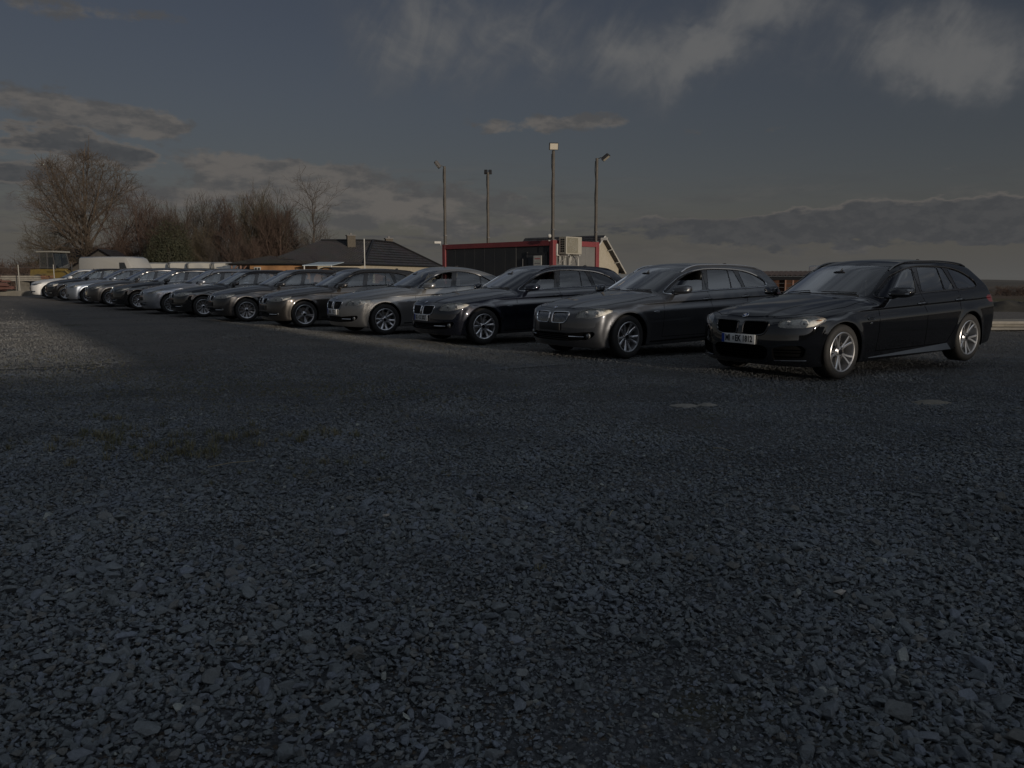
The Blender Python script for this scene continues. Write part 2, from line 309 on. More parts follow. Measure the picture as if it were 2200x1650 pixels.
def cut_regions(shape, P, Q, regions):
    """Snap grid vertices onto region borders; returns {name: (verts, tris)} of half a body. regions: [(name, sdf)]"""
    P = P.copy(); lock = np.zeros(len(P), bool); zero = []
    E = np.unique(np.sort(np.concatenate([Q[:, [0, 1]], Q[:, [1, 2]], Q[:, [2, 3]], Q[:, [3, 0]]]), 1), axis=0)
    for name, sdf in regions:
        d = sdf(P); z = np.zeros(len(P), bool)
        z |= lock & (np.abs(d) < 1e-4)
        a, b = E[:, 0], E[:, 1]; da, db = d[a], d[b]
        x = (da*db < 0) & (np.abs(da) < .07) & (np.abs(db) < .07)
        a, b, da, db = a[x], b[x], da[x], db[x]; t = da/(da-db)
        X = P[a]+(P[b]-P[a])*t[:, None]
        near = np.where(t < .5, a, b); far = np.where(t < .5, b, a); dist = np.where(t < .5, t, 1-t)
        sw = lock[near] & ~lock[far]; near = np.where(sw, far, near); dist = np.where(sw, 1-dist, dist)
        for i in np.argsort(-dist):
            v = near[i]
            if not lock[v]: P[v] = X[i]; z[v] = True
        lock |= z; zero.append(z)
    D = []
    for (name, sdf), z in zip(regions, zero):
        d = sdf(P); d[z] = 0; D.append(d)
    D = np.array(D); Zf = np.array(zero)
    ac = (Zf[:, Q[:, 0]] & Zf[:, Q[:, 2]]).sum(0); bd = (Zf[:, Q[:, 1]] & Zf[:, Q[:, 3]]).sum(0)
    k = bd > ac
    T = np.concatenate([np.where(k[:, None], Q[:, [0, 1, 3]], Q[:, [0, 1, 2]]), np.where(k[:, None], Q[:, [1, 2, 3]], Q[:, [0, 2, 3]])])
    ar = np.linalg.norm(np.cross(P[T[:, 1]]-P[T[:, 0]], P[T[:, 2]]-P[T[:, 0]]), axis=1); T = T[ar > 1e-9]
    lab = np.full(len(T), -1)
    for r in range(len(regions)):
        s = np.where(Zf[r][T], 0, D[r][T]).sum(1); lab[s < -1e-6] = r
    out = {}
    for r in range(-1, len(regions)):
        t = T[lab == r]
        if len(t): 
            u, inv = np.unique(t, return_inverse=True); out[regions[r][0] if r >= 0 else 'body'] = (P[u], inv.reshape(-1, 3))
    return out
def border(F):
    e = np.concatenate([F[:, [0, 1]], F[:, [1, 2]], F[:, [2, 0]]]); k = np.sort(e, 1)
    u, i, c = np.unique(k, axis=0, return_index=True, return_counts=True); return e[i[c == 1]]
def recess(V, F, N, depth, keep_plane=True):
    """push a patch in along -N by depth and wall its border in; verts, faces"""
    W = V-N*depth; b = border(F)
    if keep_plane: b = b[~((np.abs(V[b[:, 0], 1]) < 1e-5) & (np.abs(V[b[:, 1], 1]) < 1e-5))]
    n = len(V); wall = np.concatenate([np.stack([b[:, 0], b[:, 1], b[:, 1]+n], 1), np.stack([b[:, 0], b[:, 1]+n, b[:, 0]+n], 1)])
    return np.concatenate([V, W]), np.concatenate([F+n, wall])
def mirror_join(V, F):
    M = V*[1, -1, 1]; return np.concatenate([V, M]), np.concatenate([F, F[:, ::-1]+len(V)])
def tube(path, r, n=6, closed=False, taper=None):
    p = np.array(path, float); m = len(p); V = []; F = []
    for i in range(m):
        a = p[(i-1) % m] if (closed or i) else p[i]; b = p[(i+1) % m] if (closed or i < m-1) else p[i]
        t = b-a; t /= max(np.linalg.norm(t), 1e-9); u = np.cross(t, [0, 0, 1.] if abs(t[2]) < .9 else [1., 0, 0]); u /= np.linalg.norm(u); w = np.cross(t, u)
        rr = r if taper is None else r*taper[i]
        for k in range(n):
            c = 2*math.pi*k/n; V.append(p[i]+rr*(u*math.cos(c)+w*math.sin(c)))
    for i in range(m if closed else m-1):
        for k in range(n):
            a, b = i*n+k, i*n+(k+1) % n; c, d = ((i+1) % m)*n+k, ((i+1) % m)*n+(k+1) % n; F.append((a, b, d, c))
    if not closed: F.append(tuple(range(n-1, -1, -1))); F.append(tuple(range((m-1)*n, m*n)))
    return np.array(V), F
def ribbon(shape, P, w, off=.0012):
    """thin strip of width w lying along path P on the body"""
    P = np.array(P, float); N = shape.normal(P*[1, 1, 1]); T = np.gradient(P, axis=0); S = np.cross(T, N); S /= np.maximum(np.linalg.norm(S, axis=1, keepdims=True), 1e-9)
    A, B = P+S*w/2+N*off, P-S*w/2+N*off; n = len(P)
    return np.concatenate([A, B]), [(i, i+1, n+i+1, n+i) for i in range(n-1)]
def dense(pts, h=.03, closed=False):
    p = np.array(pts, float); q = np.concatenate([p, p[:1]]) if closed else p; out = []
    for a, b in zip(q[:-1], q[1:]):
        k = max(1, int(np.linalg.norm(b-a)/h)); out += [a+(b-a)*i/k for i in range(k)]
    if not closed: out.append(q[-1])
    return np.array(out)
def lathe(prof, n, axis='y'):
    """prof: (radius, along) pairs, spun round the y axis"""
    V = []; F = []; m = len(prof)
    for k in range(n):
        c, s = math.cos(2*math.pi*k/n), math.sin(2*math.pi*k/n)
        V += [(r*c, a, r*s) for r, a in prof]
    for k in range(n):
        q = (k+1) % n
        F += [(k*m+i, k*m+i+1, q*m+i+1, q*m+i) for i in range(m-1)]
    return np.array(V), F
def merge(*parts):
    V = []; F = []; n = 0
    for v, f in parts:
        v = np.asarray(v, float); V.append(v); F += [tuple(int(i)+n for i in q) for q in f]; n += len(v)
    return np.concatenate(V), F
def blob(c, r, e=2.6, nu=14, nv=9, tilt=0):
    """superellipsoid centred at c with radii r"""
    V = []; F = []
    pw = lambda v: math.copysign(abs(v)**(2/e), v)
    for i in range(nv+1):
        th = -math.pi/2+math.pi*i/nv
        for k in range(nu):
            ph = 2*math.pi*k/nu; V.append((c[0]+r[0]*pw(math.cos(th))*pw(math.cos(ph))+tilt*r[2]*pw(math.sin(th)), c[1]+r[1]*pw(math.cos(th))*pw(math.sin(ph)), c[2]+r[2]*pw(math.sin(th))))
    for i in range(nv):
        for k in range(nu): F.append((i*nu+k, i*nu+(k+1) % nu, (i+1)*nu+(k+1) % nu, (i+1)*nu+k))
    return np.array(V), F
def boxg(c, h, bev=0.0):
    """box at centre c with half sizes h (chamfered when bev > 0)"""
    if bev <= 0:
        V = np.array([(x, y, z) for x in (-1, 1) for y in (-1, 1) for z in (-1, 1)], float)*h+c
        return V, [(0, 1, 3, 2), (4, 6, 7, 5), (0, 4, 5, 1), (2, 3, 7, 6), (0, 2, 6, 4), (1, 5, 7, 3)]
    bm = bmesh.new(); bmesh.ops.create_cube(bm, size=2)
    for v in bm.verts: v.co = Vector((v.co.x*h[0], v.co.y*h[1], v.co.z*h[2]))
    bmesh.ops.bevel(bm, geom=list(bm.edges), offset=bev, segments=2, affect='EDGES', profile=.5)
    V = np.array([v.co for v in bm.verts])+np.array(c, float); bm.verts.index_update(); F = [tuple(v.index for v in f.verts) for f in bm.faces]; bm.free()
    return V, F
def prism(poly, axis, a, b):
    """extrude a 2-D polygon along an axis from a to b; the polygon gives the other two coordinates in order"""
    o = {'x': (1, 2), 'y': (0, 2), 'z': (0, 1)}[axis]; k = 'xyz'.index(axis); n = len(poly); V = np.zeros((2*n, 3))
    for j, t in enumerate((a, b)):
        for i, p in enumerate(poly): V[j*n+i, o[0]], V[j*n+i, o[1]], V[j*n+i, k] = p[0], p[1], t
    F = [tuple(range(n-1, -1, -1)), tuple(range(n, 2*n))]+[(i, (i+1) % n, n+(i+1) % n, n+i) for i in range(n)]
    return V, F
# ---------------------------------------------------------------- car parts
BASE = dict(wb=2.968, rw=.335, ra=.372, xf=.84, xr=-3.93, rise=.020, crease=.842, cdep=.020,
 side=[(.10,.80),(.16,.86),(.22,.885),(.30,.890),(.40,.900),(.52,.912),(.62,.917),(.70,.9165),(.78,.908),(.84,.898),(.88,.887),(.92,.874),(.945,.864),(.97,.851),(1.0,.838),(1.1,.789),(1.2,.736),(1.3,.680),(1.38,.630),(1.44,.585),(1.55,.50)],
 plan=[(-4.15,.14),(-3.9,.085),(-3.5,.035),(-3,.010),(-2.5,0),(-1,0),(-.4,.004),(0,.012),(.3,.03),(.5,.055),(.7,.09),(.9,.14)],
 gh=[(-4.2,.20),(-3.6,.11),(-3.3,.06),(-3,.025),(-2.3,0),(1,0)],
 hood=[(.95,.60),(.82,.70),(.74,.765),(.65,.808),(.5,.852),(.3,.892),(0,.935),(-.3,.968),(-.6,.995),(-.9,1.0),(-1.5,1.0)],
 roof=[(-.9,1.36),(-1.2,1.405),(-1.6,1.440),(-2.0,1.456),(-2.4,1.456),(-2.9,1.436),(-3.2,1.408),(-3.5,1.36),(-3.8,1.29)],
 wx0=-.62, wz0=1.005, wback=.30, wsl=.50, rx0=-3.52, rz0=1.31, rsl=1.25,
 front=[(.10,.70),(.2,.77),(.3,.82),(.42,.838),(.55,.832),(.64,.818),(.72,.792),(.8,.74),(.9,.62),(1.2,.3)],
 rear=[(.1,-3.71),(.2,-3.84),(.4,-3.92),(.6,-3.935),(.75,-3.915),(.9,-3.85),(1.0,-3.79),(1.3,-3.72),(1.5,-3.68)],
 bottom=[(-4.1,.28),(-3.5,.2),(-2.5,.175),(-.6,.175),(.3,.17),(.9,.19)],
 fa=.50, fp=3.1, hc0=.30, hc1=.62, hcd=.014)
SEDAN = dict(BASE, xr=-3.96, rx0=-2.62, rz0=1.37, rsl=.36, roof=[(-.9,1.36),(-1.2,1.405),(-1.6,1.440),(-2.0,1.452),(-2.4,1.435),(-2.9,1.36),(-3.3,1.26),(-3.9,1.1)],
 hood=[(.95,.60),(.82,.70),(.74,.765),(.65,.808),(.5,.852),(.3,.892),(0,.935),(-.3,.968),(-.6,.995),(-.9,1.0),(-2.4,1.0),(-3.0,1.045),(-3.5,1.07),(-3.85,1.065),(-4.0,1.04)],
 rear=[(.1,-3.75),(.2,-3.86),(.4,-3.94),(.6,-3.955),(.75,-3.945),(.9,-3.93),(1.0,-3.92),(1.3,-3.9),(1.5,-3.71)])
DLO_TOURING = [(-.81,.946),(-1.28,.974),(-1.79,.999),(-2.4,1.010),(-2.9,1.023),(-3.2,1.034),(-3.29,1.062),(-3.28,1.125),(-3.18,1.20),(-3.02,1.268),(-2.8,1.318),(-2.5,1.345),(-2.1,1.357),(-1.8,1.349),(-1.55,1.313),(-1.35,1.247),(-1.1,1.112)]
DLO_SEDAN = [(-.81,.946),(-1.28,.974),(-1.79,.999),(-2.4,1.010),(-2.72,1.022),(-2.86,1.04),(-2.78,1.10),(-2.6,1.20),(-2.42,1.275),(-2.2,1.322),(-1.98,1.345),(-1.8,1.342),(-1.55,1.313),(-1.35,1.247),(-1.1,1.112)]
PANES_TOURING = [[(-.5,.5),(-.5,1.6),(-1.80,1.6),(-1.80,1.34),(-1.655,1.0),(-1.6,.5)], [(-1.925,1.6),(-1.925,1.34),(-1.785,1.0),(-1.7,.5),(-2.3,.5),(-2.34,1.0),(-2.41,1.34),(-2.42,1.6)],
  [(-2.435,1.6),(-2.425,1.34),(-2.36,1.0),(-2.33,.5),(-2.70,.5),(-2.63,1.02),(-2.555,1.32),(-2.5,1.6)], [(-2.66,1.6),(-2.675,1.33),(-2.705,1.02),(-2.72,.5),(-3.9,.5),(-3.9,1.6)]]
PANES_SEDAN = PANES_TOURING[:1]+[[(-1.925,1.6),(-1.925,1.34),(-1.785,1.0),(-1.7,.5),(-2.42,.5),(-2.46,1.0),(-2.50,1.34),(-2.52,1.6)], [(-2.53,1.6),(-2.52,1.34),(-2.48,1.0),(-2.44,.5),(-3.9,.5),(-3.9,1.6)]]
HL = dict(
 five=[(-.14,.637),(-.098,.692),(-.055,.735),(.075,.768),(.245,.778),(.355,.752),(.43,.731),(.33,.686),(.17,.645),(.075,.633),(-.005,.640)],
 five_led=[(-.145,.655),(-.10,.737),(-.03,.760),(.25,.790),(.352,.770),(.42,.738),(.26,.668),(.07,.652)],
 three=[(-.30,.668),(-.29,.715),(-.15,.724),(.02,.750),(.24,.785),(.40,.772),(.33,.718),(.18,.672),(.02,.652),(-.15,.660)],
 eagle=[(-.06,.655),(-.01,.700),(.14,.735),(.34,.800),(.45,.815),(.42,.765),(.30,.705),(.13,.655)],
 round=[(-.16,.65),(-.13,.72),(-.03,.775),(.13,.800),(.33,.795),(.41,.765),(.36,.70),(.22,.645),(.05,.622),(-.09,.628)])
KID = dict(
 five=[(.042,.568),(.04,.70),(.062,.716),(.20,.720),(.37,.722),(.408,.708),(.40,.650),(.375,.590),(.34,.562),(.25,.549),(.12,.549),(.06,.555)],
 three=[(.042,.60),(.04,.715),(.06,.728),(.25,.735),(.315,.722),(.325,.69),(.30,.625),(.26,.603),(.12,.594),(.06,.595)],
 eagle=[(.04,.62),(.045,.70),(.07,.725),(.18,.735),(.255,.722),(.265,.69),(.24,.635),(.19,.612),(.10,.603),(.06,.606)])
LOW = dict(
 five=[(-1,.402),(.33,.405),(.44,.402),(.66,.424),(.785,.432),(.80,.40),(.765,.345),(.68,.305),(.40,.283),(-1,.272)],
 sport=[(-1,.43),(.34,.43),(.42,.40),(.40,.30),(.33,.245),(-1,.235)],
 three=[(-1,.40),(.30,.40),(.36,.37),(.70,.37),(.74,.34),(.70,.31),(.36,.30),(.30,.27),(-1,.262)],
 eagle=[(-1,.37),(.40,.37),(.52,.385),(.60,.36),(.56,.32),(.40,.285),(-1,.275)])
SPORT_SIDE = [(.47,.405),(.60,.432),(.76,.44),(.80,.40),(.78,.30),(.60,.27),(.47,.255)]
def gate(m, d): return np.where(m, d, .5)

def car_kind(K):
    """all the meshes of one kind of car: list of dicts(name, V, F, N, mat, up) with up = index of the part it belongs to"""
    S = K['S']; sh = CarShape(S); P, Q = sh.mesh(K.get('fine', 1.0)); touring = K['touring']
    dlo = round_poly(DLO_TOURING if touring else DLO_SEDAN); panes = PANES_TOURING if touring else PANES_SEDAN
    hl = np.array(HL[K['hl']]); hl = round_poly(hl.mean(0)+(hl-hl.mean(0))*1.07); kid = round_poly(KID[K['kid']]); low = LOW[K['low']]
    R = []
    side = lambda P: P[:, 1] > .5
    dl = lambda P: gate(side(P) & (P[:, 2] > .85), poly_sdf(dlo, SIDE(P)))
    hz = .60
    fd = round_poly([(-.70,.30),(-.73,.70),(-.76,.86),(-.79,1.45),(-1.82,1.45),(-1.745,1.0),(-1.80,.86),(-1.83,.70),(-1.83,.30)], 3)
    rd = round_poly([(-1.83,.30),(-1.83,.70),(-1.80,.86),(-1.745,1.0),(-1.82,1.45),(-2.62,1.45),(-2.70,1.0),(-2.72,.86),(-2.66,.70),(-2.52,.45),(-2.38,.30)], 3)
    R.append(('front_bumper', lambda P: np.maximum(np.maximum(P[:, 2]-.632, .318-P[:, 0]), -1)))
    R.append(('hood', lambda P: gate((P[:, 2] > .68) & (P[:, 0] > -.75) & (P[:, 0] < .82), poly_sdf([(-.60,-.5),(-.60,0),(-.66,.4),(-.76,.72),(-.2,.775),(.3,.74),(.56,.62),(.70,.40),(.735,0),(.735,-.5)], TOP(P)))))
    R.append(('front_door', lambda P: gate(side(P), poly_sdf(fd, SIDE(P)))))
    R.append(('rear_door', lambda P: gate(side(P), poly_sdf(rd, SIDE(P)))))
    R.append(('tail_light', lambda P: gate(P[:, 0] < -3.0, poly_sdf([(-3.45,.90),(-3.52,.925),(-4.2,.92),(-4.2,.81),(-3.56,.82)], SIDE(P)) if touring else poly_sdf([(-3.42,.90),(-3.5,.95),(-4.2,.955),(-4.2,.82),(-3.55,.83)], SIDE(P)))))
    R.append(('surround', dl))
    for i, pn in enumerate(panes): R.append(('pane%d' % i, (lambda pn: lambda P: np.maximum(dl(P)+.016, gate(side(P), poly_sdf(pn, SIDE(P)))))(pn)))
    R.append(('windshield', lambda P: gate((P[:, 0] > -1.75) & (P[:, 0] < -.3) & (P[:, 2] > .9), poly_sdf([(-.5,.99),(0,1.012),(.3,1.006),(.55,.985),(.645,.982),(.66,1.0),(.535,1.350),(.3,1.368),(0,1.374),(-.5,1.36)], FRONT(P)))))
    if touring: R.append(('rear_window', lambda P: gate((P[:, 0] < -3.3) & (P[:, 2] > .95), poly_sdf(round_poly([(-.6,1.04),(.6,1.04),(.62,1.06),(.56,1.26),(.5,1.29),(-.5,1.29)]), FRONT(P)))))
    else: R.append(('rear_window', lambda P: gate((P[:, 0] < -2.4) & (P[:, 0] > -3.6) & (P[:, 2] > 1.05), poly_sdf([(-2.72,-.5),(-2.72,.5),(-3.32,.62),(-3.38,.55),(-3.40,-.5)], TOP(P)))))
    R.append(('headlight', lambda P: gate((P[:, 0] > -.1) & (P[:, 1] > .3), poly_sdf(hl, DIAG(P)))))
    R.append(('kidney', lambda P: gate((P[:, 0] > .4) & (P[:, 1] > .01), poly_sdf(kid, FRONT(P)))))
    R.append(('intake', lambda P: gate(P[:, 0] > .3, poly_sdf(low, FRONT(P)))))
    if K['low'] == 'sport': R.append(('side_intake', lambda P: gate(P[:, 0] > .3, poly_sdf(SPORT_SIDE, FRONT(P)))))
    for k, xw in enumerate((0, -S['wb'])): R.append(('arch%d' % k, (lambda xw: lambda P: gate(P[:, 1] > .6, np.hypot(P[:, 0]-xw, P[:, 2]-S['rw'])-S['ra']))(xw)))
    C = cut_regions(sh, P, Q, R)
    ax, aw, ar, sy, sz = K['scale']; wb = S['wb']
    def T(V):
        V = np.array(V, float); x = V[:, 0].copy()
        V[:, 0] = np.where(x > 0, x*ax, np.where(x > -wb, x*aw, -wb*aw+(x+wb)*ar)); V[:, 1] *= sy; V[:, 2] *= sz; return V
    out = []
    def put(name, V, F, mat, up=None, N=None, label=None, warp=True):
        out.append(dict(name=name, V=T(V) if warp else np.asarray(V, float), F=F, N=N, mat=mat, up=up, label=label)); return len(out)-1
    def both(name, V, F, mat, up=None, N=None, sides=(1, -1), label=None):
        r = []
        for sgn in sides:
            f = F if sgn > 0 else [tuple(q)[::-1] for q in F]
            r.append(put(name, np.asarray(V)*[1, sgn, 1], f, mat, up[len(r)] if isinstance(up, list) else up, None if N is None else N*[1, sgn, 1], label))
        return r
    def whole(name, key, mat, up=None):
        V, F = C[key]; N = sh.normal(V); V2, F2 = mirror_join(V, F); return put(name, V2, F2, mat, up, np.concatenate([N, N*[1, -1, 1]]))
    body = whole('body', 'body', 'paint')
    whole('front_bumper', 'front_bumper', 'paint'); hood = whole('hood', 'hood', 'paint')
    V, F = C['front_door']; fdoor = both('front_door', V, F, 'paint', None, sh.normal(V))
    V, F = C['rear_door']; rdoor = both('rear_door', V, F, 'paint', None, sh.normal(V))
    V, F = C['tail_light']; both('tail_light', V, F, 'red', None, sh.normal(V))
    V, F = C['surround']; N = sh.normal(V); V2, F2 = recess(V, F, N, .004); both('window_surround', V2, F2, 'gloss_black')
    owner = [fdoor, rdoor, rdoor, None] if touring else [fdoor, rdoor, None]
    for i in range(len(panes)):
        if 'pane%d' % i in C:
            V, F = C['pane%d' % i]; N = sh.normal(V); V = V-N*.006
            if i == 0 and K.get('open'):     # front door glass wound halfway down
                for o_, q in zip(('left', 'right'), (1, -1)):
                    Vq, Fq = V, F
                    if q == 1:
                        zt = 1.17; keep = (V[F][:, :, 2].mean(1) < zt); Fq = F[keep]
                    both('window', Vq, Fq, 'glass', [owner[0][0 if q > 0 else 1]], N, (q,))
            else: both('window', V, F, 'glass', owner[i], N)
    w = whole('windshield', 'windshield', 'screen'); whole('rear_window', 'rear_window', 'glass')
    # cowl and wipers at the foot of the windshield
    yy = np.linspace(-.58, .58, 25); cow = sh.on_top(np.stack([-.60-.24*(np.abs(yy)/.7)**2, yy], 1), .004)
    V, F = ribbon(sh, cow, .07, .004); put('cowl', V, F, 'plastic', hood)
    for y0, y1 in ((.10, .52), (-.52, -.10)):
        q = np.linspace(0, 1, 8); pth = sh.on_top(np.stack([-.66-.22*(np.abs(y0+(y1-y0)*q)/.7)**2-.03*q, y0+(y1-y0)*q], 1), .012); V, F = tube(pth, .006, 5); put('wiper', V, F, 'plastic', w)
    # chrome or black line round the side windows
    loop = sh.on_side(dense(dlo, .04, True), .004); V, F = tube(loop, K.get('trimr', .0075), 5, True); both('window_trim', V, F, 'trim')
    # lamps
    V, F = C['headlight']; N = sh.normal(V); V2, F2 = recess(V, F, N, .032); hs = both('headlight', V2, F2, 'lamp')
    both('lens', V+N*.001, F, 'lens', hs, N)
    def lamp_at(h, z, off):      # a point of the lamp given in the unrolled coordinates
        y = np.linspace(.3, .93, 400); 
        pts = sh.on_front(np.stack([np.minimum(y, .895), 0*y+z], 1)); i = np.argmin(np.abs(DIAG(pts)[:, 0]-h)); p = pts[i]; n = sh.normal(p[None])[0]; return p+n*off, n
    rings = {'five': [(.03, .695, .040), (.20, .708, .042)], 'five_led': [(-.03, .70, .036), (.15, .712, .042)], 'three': [(-.02, .695, .034), (.16, .715, .036)], 'eagle': [(.10, .69, .030), (.24, .725, .032)], 'round': [(.02, .70, .045), (.2, .715, .045)]}[K['hl']]
    for h, z, r in rings:
        p, n = lamp_at(h, z, -.016); n = np.array([.9, .42, .05]); n /= np.linalg.norm(n); a = np.cross(n, [0, 0, 1.]); a /= np.linalg.norm(a); b = np.cross(n, a)
        c = [p+r*(a*math.cos(t)+b*math.sin(t)) for t in np.linspace(0, 2*math.pi, 17)[:-1]]; V, F = tube(c, .006, 5, True); V2, F2 = blob(p-n*.012, (r*.45,)*3, 2, 12, 8); rg = both('lamp_ring', V, F, 'white', hs); both('projector', V2, F2, 'projector', hs)
    p, n = lamp_at(.34 if K['hl'] != 'eagle' else .38, .752, -.02); V, F = blob(p, (.04, .03, .007), 2.2, 10, 6); both('indicator', V, F, 'amber' if K['hl'] == 'five_led' else 'lamp', hs)
    # grille
    V, F = C['kidney']; N = sh.normal(V); V2, F2 = recess(V, F, N, .045); gs = both('kidney_grille', V2, F2, 'dark')
    ys = np.arange(.06, kid[:, 0].max()-.012, .027); sl = []
    for y in ys:
        zz = np.linspace(.5, .78, 60); ins = poly_sdf(kid, np.stack([0*zz+y, zz], 1)) < 0
        if ins.any():
            q = np.linspace(zz[ins].min(), zz[ins].max(), 5); pth = sh.on_front(np.stack([0*q+y, q], 1), -.012)
            a = pth[:, :]+[0, -.005, 0]; b = pth+[0, .005, 0]; c = pth+[-.03, 0, 0]; n = len(q)
            both('slat', np.concatenate([a, b, c]), [(i, i+1, n+i+1, n+i) for i in range(n-1)]+[(n+i, n+i+1, 2*n+i+1, 2*n+i) for i in range(n-1)]+[(2*n+i, 2*n+i+1, i+1, i) for i in range(n-1)], 'slat', gs)
    loop = sh.on_front(dense(kid, .03, True), .002); V, F = tube(loop, .011, 6, True); both('grille_surround', V, F, 'kidney', gs)
    V, F = C['intake']; N = sh.normal(V); V2, F2 = recess(V, F, N, .05); V2, F2 = mirror_join(V2, F2); it = put('air_intake', V2, F2, 'dark')
    if K['low'] == 'sport':
        V, F = C['side_intake']; N = sh.normal(V); V2, F2 = recess(V, F, N, .04); si = both('air_intake', V2, F2, 'dark')
        for z in (.35, .385, .30):
            y = np.linspace(.50, .77, 8); V, F = tube(sh.on_front(np.stack([y, 0*y+z], 1), -.012), .006, 5); both('bar', V, F, 'gap', si)
        y = np.linspace(.48, .79, 10); V, F = tube(sh.on_front(np.stack([y, .252+.02*(y-.48)], 1), .004), .010, 5); both('splitter', V, F, 'paint')
        for z in np.arange(.27, .42, .036):
            y = np.linspace(-.36, .36, 15); V, F = tube(sh.on_front(np.stack([y, 0*y+z], 1), -.02), .005, 4); put('bar', V, F, 'gap', it)
    else:
        zc = {'five': .352, 'three': .338, 'eagle': .33}[K['low']]; y0, y1 = {'five': (.42, .66), 'three': (.42, .68), 'eagle': (.2, .5)}[K['low']]
        y = np.linspace(y0, y1, 8); V, F = tube(sh.on_front(np.stack([y, 0*y+zc], 1), -.006), .008, 5); both('chrome_strip', V, F, 'chrome', it)
        for z in np.arange(zc-.055, zc+.05, .030):
            y = np.linspace(-.38, .38, 15); V, F = tube(sh.on_front(np.stack([y, 0*y+z], 1), -.025), .005, 4); put('bar', V, F, 'plastic', it)
        fy = {'five': .715, 'three': .70, 'eagle': .53}[K['low']]; p = sh.on_front([(fy, zc+.012)], -.025)[0]; V, F = blob(p, (.03, .045, .042), 2, 12, 8); fg = both('fog_light', V, F, 'foglens')
        c = [p+np.array([.022, .044*math.cos(t), .042*math.sin(t)]) for t in np.linspace(0, 2*math.pi, 17)[:-1]]; V, F = tube(c, .006, 5, True); both('lamp_ring', V, F, 'plastic', fg)
    # roundel on the hood
    p = sh.on_top([(.715, 0)], 0)[0]; n = sh.normal(p[None])[0]; a = np.array([0, 1., 0]); b = np.cross(n, a)
    def disc(r0, r1, t0, t1, h, m=6):
        t = np.linspace(t0, t1, m+1); V = [p+n*h+r0*(a*math.cos(u)+b*math.sin(u)) for u in t]+[p+n*h+r1*(a*math.cos(u)+b*math.sin(u)) for u in t]
        return np.array(V), [(i, i+1, m+2+i, m+1+i) for i in range(m)]
    V, F = merge(disc(.026, .041, 0, 2*math.pi, .006, 20), disc(.041, .0411, 0, 2*math.pi, .0, 20)); rd_ = put('roundel', V, F, 'gloss_black', hood)
    c = [p+n*.005+.041*(a*math.cos(t)+b*math.sin(t)) for t in np.linspace(0, 2*math.pi, 21)[:-1]]; rim_ = tube(c, .0035, 5, True)
    q = math.pi/2; V, F = merge(disc(0, .026, 0, q, .0065), disc(0, .026, 2*q, 3*q, .0065)); out.append(dict(name='blue_quarter', V=T(V), F=F, N=None, mat='blue', up=rd_, label=None))
    V, F = merge(disc(0, .026, q, 2*q, .0065), disc(0, .026, 3*q, 4*q, .0065)); out.append(dict(name='white_quarter', V=T(V), F=F, N=None, mat='white', up=rd_, label=None)); out.append(dict(name='silver_ring', V=T(rim_[0]), F=rim_[1], N=None, mat='chrome', up=rd_, label=None))
    # wheel arches
    for xw in (0, -wb):
        t = np.linspace(-.35, math.pi+.35, 20); r = S['ra']+.004; V = []; F = []
        for yv in (.50, .895):
            V += [(xw+r*math.cos(u), yv, S['rw']+r*math.sin(u)) for u in t]
        F = [(i, i+1, 20+i+1, 20+i) for i in range(19)]; F.append(tuple(range(20))); both('wheel_arch', np.array(V), F, 'dark')
    # mirrors
    ms = K.get('mirror_x', -1.02)
    V, F = blob((ms, 1.005, 1.032), (.08, .135, .068), 3.0, 16, 11, -.25); V[:, 0] -= .35*(V[:, 1]-1.0); m_ = both('side_mirror', V, F, 'mirror', fdoor)
    V, F = tube([(ms+.02, .84, .965), (ms+.01, .90, .965), (ms, .955, .985)], .022, 7); both('mirror_arm', V, F, 'gloss_black', fdoor)
    y = np.linspace(.90, 1.125, 8); V, F = tube(np.stack([ms+.085-.35*(y-1.0)-.012-2.2*np.maximum(0, y-1.06)**1.3*0, y, 0*y+1.012], 1), .006, 5); both('indicator_strip', V, F, 'chrome', fdoor)
    # handles
    for o_, x0, z0 in ((fdoor, -1.715, .868), (rdoor, -2.655, .887)):
        pth = sh.on_side([(x0+.105, z0-.006), (x0+.06, z0), (x0, z0+.003), (x0-.06, z0+.004), (x0-.105, z0)]); pth[:, 1] += [.0, .034, .04, .034, .0]; V, F = tube(pth, .013, 6, taper=[.8, 1, 1, 1, .8]); both('handle', V, F, 'handle', o_)
        t = np.linspace(0, 2*math.pi, 21)[:-1]; c = sh.on_side(np.stack([x0+.062*np.cos(t), z0-.006+.034*np.sin(t)], 1), .0015); V = np.concatenate([c, [c.mean(0)-[0, .0, 0]]]); both('handle_cup_shade', V, [(i, (i+1) % 20, 20) for i in range(20)], 'dark', o_)  # flat near-black disc on the skin stands in for the shaded hollow
    # shut lines
    ln = []
    for pl in (dense([(-.70,.30),(-.73,.70),(-.755,.86),(-.775,.93)], .05), dense([(-1.755,.985),(-1.80,.86),(-1.83,.70),(-1.83,.30)], .05), dense([(-2.69,1.005),(-2.715,.86),(-2.66,.70),(-2.52,.45),(-2.38,.30),(-.70,.30)], .05)): ln.append(ribbon(sh, sh.on_side(pl), .007))
    tp = dense([(.70,.40),(.56,.62),(.3,.74),(-.2,.775),(-.76,.72)], .05); ln.append(ribbon(sh, sh.on_top(tp), .007))
    V, F = merge(*ln); both('shut_line', V, F, 'gap')
    y = np.linspace(-.42, .42, 15); V, F = ribbon(sh, sh.on_top(np.stack([.735-.06*(y/.42)**2, y], 1)), .006); put('shut_line', V, F, 'gap', hood)
